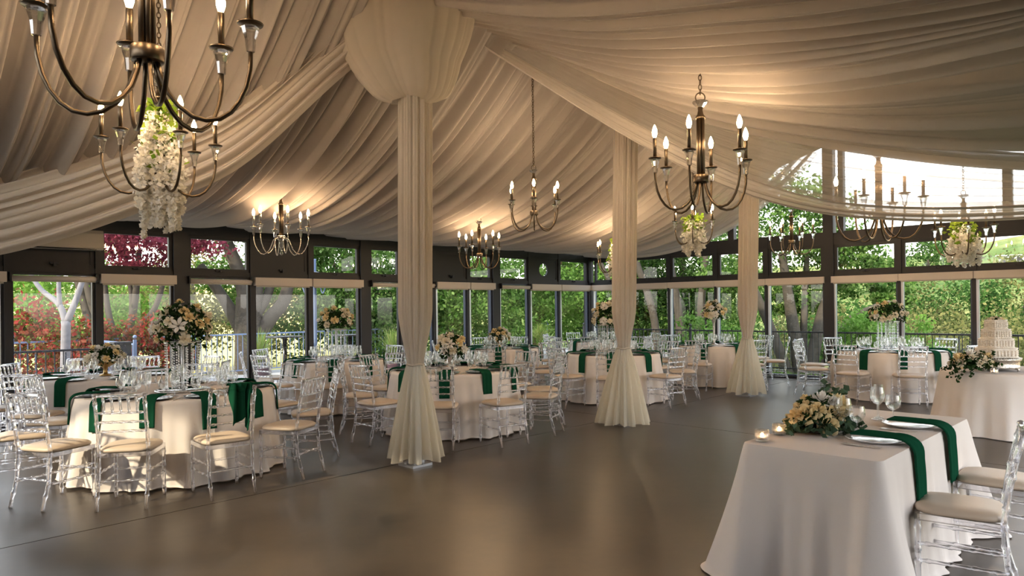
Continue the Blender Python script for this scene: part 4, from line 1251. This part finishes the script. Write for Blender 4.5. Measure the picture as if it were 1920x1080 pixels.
# ------------------------------------------------------------------ air conditioner
ac = thing('air_conditioner', 'cream wall air conditioner under the swag on the long window wall', 'air conditioner', W(.14, 11.98, 2.42), RZ_LONG + PI)
ab = MB()
def acf(a, b):
    return None
sec = [(-.10, 0), (.09, 0), (.11, .03), (.115, .10), (.11, .22), (.08, .27), (-.10, .27)]
vs = []; fs = []
for sx in (-.54, .54):
    for (yy, zz) in sec: vs.append((sx, yy, zz))
n_ = len(sec)
for i in range(n_): fs.append((i, (i + 1) % n_, n_ + (i + 1) % n_, n_ + i))
fs.append(tuple(range(n_))[::-1]); fs.append(tuple(range(n_, 2 * n_)))
ab.add(vs, fs, False); ab.build('casing', M['white'], ac)
MB().box((-.03, .075, .006), (.84, .05, .014)).build('outlet_slot', M['black'], ac)
MB().box((.0, .117, .16), (1.0, .006, .10)).build('front_panel', M['white'], ac)

# ------------------------------------------------------------------ outside: terrace, railings, furniture, plants
te = MB()
quad(te, W(-6.2, -6, -.03), W(0, -6, -.03), W(0, 20, -.03), W(-6.2, 20, -.03))
quad(te, W(0, -.55, -.03), W(14, -.55, -.03), W(14, 0, -.03), W(0, 0, -.03))
structure(te.build('terrace_pavement', M['paving']))
def terrain():
    mb = MB()
    X0, X1, Y0, Y1 = -95, 120, 3, 150
    def h(x, y):
        dx, dy = x - CX, y - CY
        u = dx * B[0] + dy * B[1]; s = -(dx * A[0] + dy * A[1])
        d = max(-u - 6.0, -s - 1.2) if (u < -6.0 or s < -1.2) else 0
        if u > -6.2 and s > -.5: return -.35
        d = max(0, math.hypot(max(0, -u - 6.0), max(0, -s - 1.0)))
        ang = math.atan2(x, max(1, y))
        right = 1 / (1 + math.exp(-(ang - .22) * 9))
        dip = -.06 - (1.2 + 3.8 * right) * (1 - math.exp(-d / 14))
        rise = (.085 + .085 * right) * max(0, d - 22) * (1 - max(0, d - 80) / 240)
        rise += .055 / (1 + math.exp(-(ang - .60) * 22)) * max(0, d - 26) * (1 - max(0, d - 80) / 240)
        return dip + rise + .8 * noise1(x * .07 + y * .05, 1) * min(1, d / 25)
    def fn(a, b):
        x = X0 + (X1 - X0) * a; y = Y0 + (Y1 - Y0) * b ** 1.25
        return (x, y, h(x, y))
    mb.grid(fn, 130, 110)
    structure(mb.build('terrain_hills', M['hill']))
    return h
hgt = terrain()
def railing(p0, p1, m, label, z_top=.95, every=.125, post_every=2.4, z0=-.03, ball=True):
    p0, p1 = Vector((p0[0], p0[1], 0)), Vector((p1[0], p1[1], 0)); L = (p1 - p0).length; d = (p1 - p0) / L
    rz = math.atan2(d.y, d.x)
    root = thing('railing', label, 'railing', (p0.x, p0.y, z0), rz)
    MB().box((L / 2, 0, z_top), (L, .045, .035)).build('top_rail', m, root)
    MB().box((L / 2, 0, .12), (L, .03, .03)).build('bottom_rail', m, root)
    n = int(L / every)
    bal = MB().box((0, 0, (z_top + .12) / 2), (.015, .015, z_top - .12)).mesh('baluster', m)
    npost = max(2, int(L / post_every) + 1)
    pm = MB().box((0, 0, z_top / 2 + .04), (.05, .05, z_top + .08))
    if ball: sphere_mb(pm, (0, 0, z_top + .13), .035, 10)
    pm = pm.mesh('post', m)
    step = L / min(n, 98)
    for i in range(1, min(n, 98)): link('baluster', bal, root, (i * step, 0, 0))
    for i in range(npost): link('post', pm, root, (L * i / (npost - 1), 0, 0))
    return root
def WX(u, s): return W(u, s)[:2]
railing(WX(-1.2, -1.24), WX(5.6, -1.24), M['iron'], 'dark iron terrace railing outside the gable wall, corner to centre post', .95)
railing(WX(5.65, -1.24), WX(14, -1.24), M['iron'], 'dark iron terrace railing outside the gable wall behind the cake', .95)
railing(WX(-5.4, -4.5), WX(-5.4, 5.0), M['bluerail'], 'blue terrace railing behind the yucca and corner windows', 1.0)
railing(WX(-5.4, 5.0), WX(-5.4, 11.5), M['bluerail'], 'blue terrace railing behind the lamp post', 1.0)
railing(WX(-2.4, 10.7), WX(-2.4, 15.5), M['iron'], 'black scrolled iron railing in front of the red shrubs', .95, ball=False)
railing(WX(-5.4, 10.2), WX(-2.5, 10.2), M['bluerail'], 'blue return railing beside the wide black gate post', 1.0)
gp = MB(); a_ = W(-2.4, 10.45, 0); gp.box((a_[0], a_[1], .5), (.26, .2, 1.0), RZ_LONG); gp.box((a_[0], a_[1], 1.01), (.3, .24, .03), RZ_LONG)
tag(gp.build('gate_post', M['iron']), 'wide black gate post at the end of the scrolled railing', 'post')
def scrolls(x, y, rz, label):
    mb = MB()
    for sgn in (-1, 1):
        for zz, o in ((.62, 1), (.36, -1)):
            pts = [(sgn * (.02 + .055 * (1 - t) + .0) + sgn * .055 * (1 - t * .8) * math.cos(t * 9) * .9, 0, zz + o * .055 * (1 - t * .8) * math.sin(t * 9)) for t in [k / 24 for k in range(25)]]
            mb.tube(pts, .008, 5)
    mb.tube([(0, 0, .1), (0, 0, .92)], .012, 6)
    o = mb.build('iron_scroll', M['iron'], None, (x, y, -.03), rz)
    tag(o, label, 'ironwork', 'iron scroll ornaments')
q = W(-2.4, 11.3); scrolls(q[0], q[1], RZ_LONG, 'curled iron scroll ornament on the black railing beside the gate post')
q = W(8.0, -1.24); scrolls(q[0], q[1], RZ_GABLE, 'curled iron scroll ornament on the railing close to the cake')
# lamp post
lp = thing('lamp_post', 'slender blue lamp post with scrolled arms on the terrace', 'lamp post', (-4.05, 14.1, -.03))
MB().lathe([(0, 0), (.13, 0), (.13, .05), (.09, .09), (.07, .5), (.075, .52), (.05, .56), (.045, 2.6), (.05, 2.62), (0, 2.62)], 14).build('pole', M['bluerail'], lp)
for sg in (-1, 1):
    pts = [(sg * (.04 + .20 * t), 0, 2.05 + .10 * math.sin(t * 7) - .05 * t) for t in [k / 20 for k in range(21)]]
    MB().tube(pts, .014, 6).build('scroll_arm', M['bluerail'], lp)
MB().lathe([(.06, 2.2), (.34, 2.24), (.36, 2.27), (.30, 2.32), (.05, 2.36), (0, 2.36)], 24).build('lamp_shade', M['alu'], lp)
def cocktail(x, y, label):
    root = thing('cocktail_table', label, 'table', (x, y, -.03), 0, 'high cocktail tables on the terrace')
    MB().lathe([(0, 1.04), (.36, 1.04), (.365, 1.055), (.36, 1.07), (0, 1.07)], 30).build('table_top', M['black'], root)
    MB().tube([(0, 0, .03), (0, 0, 1.05)], .045, 10).build('column', M['black'], root)
    MB().lathe([(0, 0), (.26, 0), (.26, .015), (.05, .04), (0, .04)], 24).build('base', M['black'], root)
cocktail(-4.5, 13.6, 'black high cocktail table on the terrace before the big trunk')
cocktail(-3.35, 14.2, 'black high cocktail table on the terrace behind the rose-topped strands')
def potted(x, y, label, hh=.9, spread=.5, pot=True, n=110, trunk=0.0, seed=0):
    r = random.Random(seed)
    root = thing('potted_plant' if pot else 'yucca_plant', label, 'plant', (x, y, -.03))
    z0 = .42 if pot else trunk
    if pot: MB().lathe([(0, 0), (.15, 0), (.17, .03), (.22, .36), (.24, .40), (.235, .43), (.20, .43), (.19, .38), (0, .38)], 24).build('pot', M['pot'], root)
    elif trunk: MB().tube([(0, 0, 0), (.03, 0, trunk * .5), (0, .02, trunk)], [.07, .06, .07], 10).build('trunk', M['bark'], root)
    V = []
    for i in range(n):
        a = r.uniform(0, 2 * PI); l = hh * r.uniform(.6, 1.0); out = spread * r.uniform(.1, 1.0); w = .018
        ca, sa = math.cos(a), math.sin(a); prev = None
        for k in range(5):
            t0, t1 = k / 5, (k + 1) / 5
            def pt(t): return (ca * out * t ** 1.4, sa * out * t ** 1.4, z0 + l * t - .35 * out * t ** 3)
            p0, p1 = pt(t0), pt(t1); w0, w1 = w * (1 - t0 * .9), w * (1 - t1 * .9)
            V.append([(p0[0] - sa * w0, p0[1] + ca * w0, p0[2]), (p0[0] + sa * w0, p0[1] - ca * w0, p0[2]), (p1[0] + sa * w1, p1[1] - ca * w1, p1[2]), (p1[0] - sa * w1, p1[1] + ca * w1, p1[2])])
    link('blades', quad_mesh('blades', np.array(V), M['yucca']), root)
potted(-5.15, 14.0, 'grassy plant in a dark plum pot near the cocktail table', seed=1)
potted(-2.55, 14.7, 'grassy plant in a plum pot beside the valanced column view', seed=2)
potted(.75, 18.5, 'spiky yucca outside the window near the hall corner', .62, .75, False, 190, .62, 3)

def limb(mb, pts, r0, r1, seg=9):
    n = len(pts); T = 14
    ts = [i / (n - 1) for i in range(n)]
    P = []; Rr = []
    for k in range(T + 1):
        t = k / T
        P.append(tuple(pchip(ts, [p[i] for p in pts], t) + (.02 * noise1(t * 9 + i * 3 + pts[0][0], 4) if 0 < k < T else 0) for i in range(3)))
        Rr.append((r0 + (r1 - r0) * t) * (1 + .08 * noise1(t * 11, 3)))
    mb.tube(P, Rr, seg)
def crown_points(c, rad, n, clumps, seed, hollow=.45, sz=.34):
    g_ = np.random.default_rng(seed)
    u = g_.normal(size=(clumps, 3)); u /= np.linalg.norm(u, axis=1)[:, None]
    q = (hollow + (1 - hollow) * g_.random(clumps) ** .7)[:, None]
    cc = np.array(c) + u * q * np.array(rad)
    idx = g_.integers(0, clumps, n)
    off = g_.normal(size=(n, 3)); off /= np.maximum(1e-6, np.linalg.norm(off, axis=1))[:, None]
    off *= (g_.random(n) ** .45)[:, None]
    return cc[idx] + off * np.array(rad) * sz * (.7 + .6 * g_.random(clumps))[idx][:, None]
def tree(name, label, base, trunks, crowns, leaf, bark='bark', size=.13, group='trees beyond the windows'):
    """trunks: list of (points, r0, r1) relative to base; crowns: list of (centre, radii, leaves, clumps) relative to base"""
    root = thing(name, label, 'tree' if 'shrub' not in name else 'shrub', base, 0, group)
    mb = MB()
    for pts, r0, r1 in trunks: limb(mb, pts, r0, r1)
    if trunks: mb.build('trunk', M[bark], root)
    pts = np.concatenate([crown_points(c, r_, n, k, i * 17 + int(abs(base[0] * 31)) , .35) for i, (c, r_, n, k) in enumerate(crowns)])
    link('crown', leaf_mesh('crown', pts, size, M[leaf], aspect=.6), root)
    return root
exec_trees = True
def G(x, y): return (x, y, hgt(x, y))
# long window side
tree('red_shrub', 'large red-leaved shrub outside the window below the air conditioner', (-9.6, 14.2, -.3), [([(0, 0, 0), (.1, 0, .8), (.2, .1, 1.4)], .05, .02)], [((0, 0, .9), (1.7, 1.2, 1.15), 9000, 46), ((1.6, .6, .8), (1.0, .8, .9), 3500, 22)], 'red', size=.10, group='shrubs')
tree('green_shrub', 'bright green bush rising behind the red shrub', (-10.9, 17.0, -.3), [([(0, 0, 0), (0, .1, 1), (0, 0, 2)], .07, .03)], [((0, 0, 1.9), (2.6, 1.5, 1.5), 7000, 50)], 'lime', size=.12, group='shrubs')
tree('birch_tree', 'slim pale-barked young tree with forked top beside the red shrub', (-8.15, 12.5, -.1), [([(0, 0, 0), (.02, 0, .8), (.04, 0, 1.5)], .085, .075), ([(.04, 0, 1.45), (-.12, .05, 1.8), (-.5, .1, 2.1), (-.8, .1, 2.6)], .06, .03), ([(.04, 0, 1.45), (.2, .05, 1.9), (.35, .1, 2.5), (.4, .1, 3.2)], .062, .03), ([(-.1, .04, 1.75), (-.12, .05, 2.2), (-.1, .05, 3)], .045, .025)],
     [((0, .2, 3.9), (1.1, .9, .7), 1200, 16)], 'green', 'bark2', .12)
tree('plum_tree', 'multi-trunk tree with dark plum-red leaves by the air conditioner', (-9.35, 15.6, -.3), [([(0, 0, 0), (-.15, 0, 1.2), (-.5, .2, 2.2), (-.85, .2, 3.4)], .14, .08), ([(.1, .1, 0), (.0, .1, 1.3), (-.3, .1, 2.3), (-.55, .2, 3.6)], .13, .07), ([(.25, .2, 0), (.2, .2, 1.2), (.05, .2, 2.0), (-.1, .2, 3.4)], .09, .05), ([(.3, .2, .3), (.42, .3, 1.2), (.62, .3, 2.0), (.75, .3, 3.3)], .11, .06), ([(.36, .3, .8), (.6, .4, 1.4), (1.05, .4, 1.95), (1.3, .5, 2.9)], .085, .05), ([(.5, .3, 1.2), (.55, .3, 2.2), (.4, .3, 3.3)], .06, .04)],
     [((1.3, 0, 3.45), (1.5, 1.0, .72), 5200, 44), ((-.4, .6, 3.8), (1.5, 1.2, .7), 3000, 30)], 'purple', size=.10)
tree('olive_tree', 'soft olive-green tree behind the plum tree trunks', G(-11.2, 24), [([(0, 0, 0), (.2, 0, 1.5), (0, 0, 3)], .2, .1)], [((0, 0, 2.6), (3.2, 2.2, 2.2), 9000, 60), ((3.0, .5, 2.0), (2.0, 1.8, 1.5), 4500, 30)], 'olive', size=.14)
tree('oak_tree', 'big forked tree with thick grey trunk beyond the blue railing', (-6.62, 17.3, -.4), [([(0, 0, 0), (.02, 0, .8), (.0, 0, 1.6), (.0, 0, 2.3)], .40, .30), ([(-.12, 0, 1.3), (-.42, .1, 1.8), (-.75, .2, 2.3), (-1.3, .2, 3.1)], .19, .11), ([(.18, 0, 1.2), (.50, .1, 1.75), (.82, .2, 2.2), (1.05, .2, 3.2)], .20, .13), ([(-.05, 0, 2.0), (-.22, .1, 2.7), (-.55, .1, 3.6), (-.9, .1, 4.4)], .20, .12), ([(.08, 0, 2.0), (.15, .1, 2.9), (.1, .1, 3.6), (.2, .1, 4.6)], .22, .15), ([(.12, 0, 1.7), (.42, .3, 2.5), (.5, .3, 3.6)], .13, .09)],
     [((-.6, .4, 4.5), (2.6, 1.5, 1.0), 8000, 60), ((1.9, 1.3, 3.1), (1.4, 1.0, 1.6), 7000, 40), ((-1.3, 2.4, 2.5), (1.2, .9, 1.1), 2600, 24)], 'green', size=.12)
BK = [(-4.3, 21.5, 'deep', 'dense dark green tree behind the lamp post', 3.0), (-1.9, 20.2, 'green', 'bright leafy tree behind the wide grey post', 2.7), (.6, 22.5, 'lime', 'thin-leaved tree with arching yellow branches past the window posts', 2.6), (3.1, 24.0, 'deep', 'dark green tree outside the hall corner', 3.1),
      (6.2, 24.5, 'green', 'leafy green tree behind the thin grey trunks', 3.2)]
for i, (x, y, lf, lab, rr) in enumerate(BK):
    b = G(x, y); tall = 2.9 - b[2]
    tree('leafy_tree', lab, b, [([(0, 0, 0), (.15, 0, tall * .4), (-.1, .1, tall), (.2, 0, tall + 1.5)], .17, .07), ([(.1, 0, tall * .3), (.7, .1, tall * .7), (1.2, .1, tall + .8)], .10, .05), ([(0, 0, tall * .25), (-.7, .1, tall * .6), (-1.5, .2, tall + .5)], .11, .05)],
         [((0, 0, tall + .2), (rr * .85, 1.5, 2.0), 9000 if i not in (1, 2) else 4200, 60), ((-rr * .35, -.3, tall - 1.7), (rr * .6, 1.1, 1.1), 4500, 34), ((rr * .5, -.2, tall - 1.1), (rr * .55, 1.1, 1.3), 4500, 34), ((0, .3, tall + 2.3), (rr * .7, 1.4, .9), 4000, 30)], lf, 'bark3' if i in (1, 2) else 'bark', .13)
# gable side
b = G(4.6, 21.5)
tree('grey_tree', 'cluster of thin grey trunks outside the gable wall corner', b, [([(0, 0, 0), (-.2, 0, 2), (-.8, 0, 4), (-1.0, 0, 6)], .14, .07), ([(.7, 0, 0), (.6, 0, 2), (.3, 0, 4), (.2, 0, 6)], .15, .08), ([(1.4, 0, 0), (1.3, 0, 2), (1.5, 0, 4), (1.6, 0, 6)], .14, .08), ([(-.9, 0, 0), (-1.2, 0, 2), (-2, 0, 4)], .12, .06)],
     [((-.2, 1.0, 5.0), (2.6, 1.2, 1.9), 6000, 46), ((0, .8, 6.9), (2.6, 1.2, 1.2), 4000, 30)], 'deep', size=.13)
b = G(8.0, 19.6); k = -b[2]
tree('sycamore_tree', 'big multi-trunk tree standing close behind the gable railing', b, [([(0, 0, 0), (-.2, 0, k * .7), (-.9, 0, k + 1.5), (-1.4, 0, k + 2.6)], .20, .08), ([(.2, 0, 0), (.15, 0, k * .8), (-.1, 0, k + 1.6), (-.3, 0, k + 3)], .24, .1), ([(.4, 0, 0), (.5, 0, k * .8), (.9, 0, k + 1.5), (1.5, 0, k + 2.3)], .23, .09), ([(.6, .1, 0), (.8, 0, k * .7), (1.5, 0, k + 1.0), (2.4, 0, k + 1.5)], .14, .05), ([(.3, .2, k * .5), (.4, .2, k + 1.2), (.5, .2, k + 3)], .12, .07)],
     [((-.1, .3, k + 3.9), (2.5, 1.3, 1.5), 9000, 60), ((1.7, .2, k + 2.7), (1.3, .9, .9), 4500, 26), ((.6, .8, k + 1.75), (1.3, .7, .55), 2600, 24), ((-1.4, .9, k + 2.3), (1.1, .8, .9), 2500, 22), ((2.9, .3, k + 1.9), (.9, .8, .6), 2200, 18)], 'green', size=.12)
for i, (x, y, rr, lf, lab) in enumerate(((10.6, 18.8, 1.0, 'lime', 'bright lime sapling just outside behind the cake-side flowers'), (8.9, 17.9, .75, 'lime', 'small bright bush at the foot of the multi-trunk tree'), (5.2, 18.6, .9, 'lime', 'low bright bush outside beside the thin grey trunks'))):
    b = G(x, y); tree('young_tree', lab, b, [([(0, 0, 0), (.05, 0, 1), (0, 0, 2)], .05, .02)], [((0, 0, -b[2] + .45), (rr, rr * .8, 1.0), 3600, 30), ((0, 0, -b[2] - .8), (rr * 1.3, rr, 1.1), 2600, 24)], lf, size=.10, group='young growth by the railing')
far_i = [0]
g_ = random.Random(4)
for (ang, d, rr, lf) in [(.40, 31, 2.6, 'olive'), (.455, 29, 2.4, 'deep'), (.50, 34, 3.0, 'olive'), (.545, 30, 2.8, 'olive'), (.59, 33, 3.0, 'olive'), (.63, 29, 2.6, 'olive'), (.67, 32, 3.0, 'olive'), (.71, 28, 2.7, 'olive'), (.76, 31, 3.0, 'olive'), (.43, 42, 3.2, 'deep'), (.52, 46, 3.4, 'olive'), (.58, 44, 3.4, 'deep'), (.64, 45, 3.6, 'olive'), (.70, 42, 3.4, 'deep'), (.76, 44, 3.5, 'olive'),
                         (.34, 38, 3.2, 'deep'), (.28, 40, 3.3, 'deep'), (.20, 40, 3.4, 'deep'), (.12, 42, 3.4, 'green'), (-.16, 36, 3.0, 'deep'), (-.24, 34, 2.6, 'green'), (-.50, 40, 2.6, 'olive'), (-.62, 36, 2.6, 'deep'), (-.70, 30, 2.4, 'green')]:
    b = G(d * math.tan(ang), d)
    right = ang > .36
    tree('hillside_tree', 'rounded olive-green tree on the far slope beyond the gable railing' if right else 'rounded green tree far off beyond the terrace trees', b, [([(0, 0, 0), (.1, 0, 1), (0, 0, 2.2)], .2, .1)],
         [((0, 0, 2.4), (rr, rr * .8, rr * .85), 3400, 44), ((rr * .5, -.5, 1.2), (rr * .8, rr * .6, rr * .6), 1600, 20)], lf, size=.24 if d > 38 else .19, group='trees on the far slope' if right else 'trees far beyond the terrace')
# ridge-line trees and the pale house on the far hill
for (x, y, rr) in ((46, 76, 3.0), (50, 78, 2.2), (38, 72, 2.4)):
    b = G(x, y); tree('ridge_tree', 'small dark tree on the skyline of the far hill', b, [([(0, 0, 0), (.1, 0, 1), (0, 0, 2.2)], .2, .1)], [((0, 0, 2.4), (rr, rr * .8, rr * .8), 1800, 26)], 'deep', size=.32, group='skyline trees')
hx, hy = 50.5, 69.0
for dd in range(45, 110):   # the spot on the slope where the house stands
    if hgt(.7321 * dd, dd) > 1.56 + .0552 * dd: hx, hy = .7321 * dd, float(dd); break
hs = thing('house', 'pale flat-roofed house low on the far hill', 'house', (hx, hy, hgt(hx, hy) - .1), -.6); hs.scale = (.55, .55, .42)
MB().box((0, 0, 1.0), (5, 3, 2.0)).build('wall', M['wallwhite'], hs)
MB().box((0, 0, 2.1), (6.2, 4.0, .25)).build('roof', M['alu'], hs)
for k in range(4): MB().box((-1.8 + 1.2 * k, -1.55, 1.0), (.8, .1, 1.3)).build('window', M['frame'], hs)
gr = MB()
V = []
r_ = random.Random(8)
for i in range(9000):
    u = r_.uniform(-2, 13); s = r_.uniform(-3.0, -.6)
    p_ = W(u, s, -.06); a = r_.uniform(0, 6.28); hh = r_.uniform(.06, .15)
    V.append([(p_[0] - .01 * math.cos(a), p_[1] - .01 * math.sin(a), hgt(p_[0], p_[1])), (p_[0] + .01 * math.cos(a), p_[1] + .01 * math.sin(a), hgt(p_[0], p_[1])), (p_[0] + .03 * math.sin(a), p_[1] + .02, hgt(p_[0], p_[1]) + hh), (p_[0] + .028 * math.sin(a), p_[1] + .02, hgt(p_[0], p_[1]) + hh)])
tag(link('lawn_grass', quad_mesh('lawn_grass', np.array(V), M['lime'])), 'strip of bright grass outside the gable wall', 'grass', None, 'stuff')

# ------------------------------------------------------------------ light
w = bpy.data.worlds.new('evening_sky'); scene.world = w; w.use_nodes = True
nt = w.node_tree; nt.nodes.clear()
tc = node(nt, 'ShaderNodeTexCoord'); sx = node(nt, 'ShaderNodeSeparateXYZ')
nt.links.new(tc.outputs['Generated'], sx.inputs[0])
cr = node(nt, 'ShaderNodeValToRGB'); e = cr.color_ramp.elements
e[0].position = .49; e[0].color = (.16, .15, .11, 1)
e[1].position = .9; e[1].color = (.60, .72, .92, 1)
k = e.new(.505); k.color = (1.0, .94, .84, 1)
k = e.new(.62); k.color = (.95, .97, 1.0, 1)
mr = node(nt, 'ShaderNodeMapRange'); mr.inputs[1].default_value = -1
nt.links.new(sx.outputs['Z'], mr.inputs[0]); nt.links.new(mr.outputs[0], cr.inputs[0])
bg = node(nt, 'ShaderNodeBackground', i_Strength=3.4)
wo = node(nt, 'ShaderNodeOutputWorld')
nt.links.new(cr.outputs[0], bg.inputs[0]); nt.links.new(bg.outputs[0], wo.inputs[0])
S = bpy.data.lights.new('sun', 'SUN'); S.energy = 4.0; S.color = (1, .86, .62); S.angle = R(1.5)
so = bpy.data.objects.new('sun', S); COL.objects.link(so)
so.rotation_euler = Vector((.70, .72, -.62)).to_track_quat('-Z', 'Y').to_euler()

# ------------------------------------------------------------------ camera
cam = bpy.data.cameras.new('camera'); cam.sensor_width = 36; cam.lens = 36 * 1290 / 1920; cam.shift_y = .01854; cam.clip_end = 600
co = bpy.data.objects.new('camera', cam); COL.objects.link(co)
co.matrix_world = Matrix.Translation((0, 0, 1.56)) @ (Matrix.Rotation(R(90), 4, 'X') @ Matrix.Rotation(-.0116, 4, 'Z'))
scene.camera = co
vs_ = scene.view_settings
scene.display_settings.display_device = 'sRGB'
vs_.view_transform = 'Standard'; vs_.look = 'None'; vs_.gamma = 1.0; vs_.use_curve_mapping = False; vs_.exposure = 0.55
c = scene.cycles
c.max_bounces = 14; c.diffuse_bounces = 4; c.glossy_bounces = 4; c.transmission_bounces = 10; c.transparent_max_bounces = 28
c.caustics_reflective = False; c.caustics_refractive = False; c.sample_clamp_indirect = 6.0
c.use_adaptive_sampling = True; c.adaptive_threshold = .02
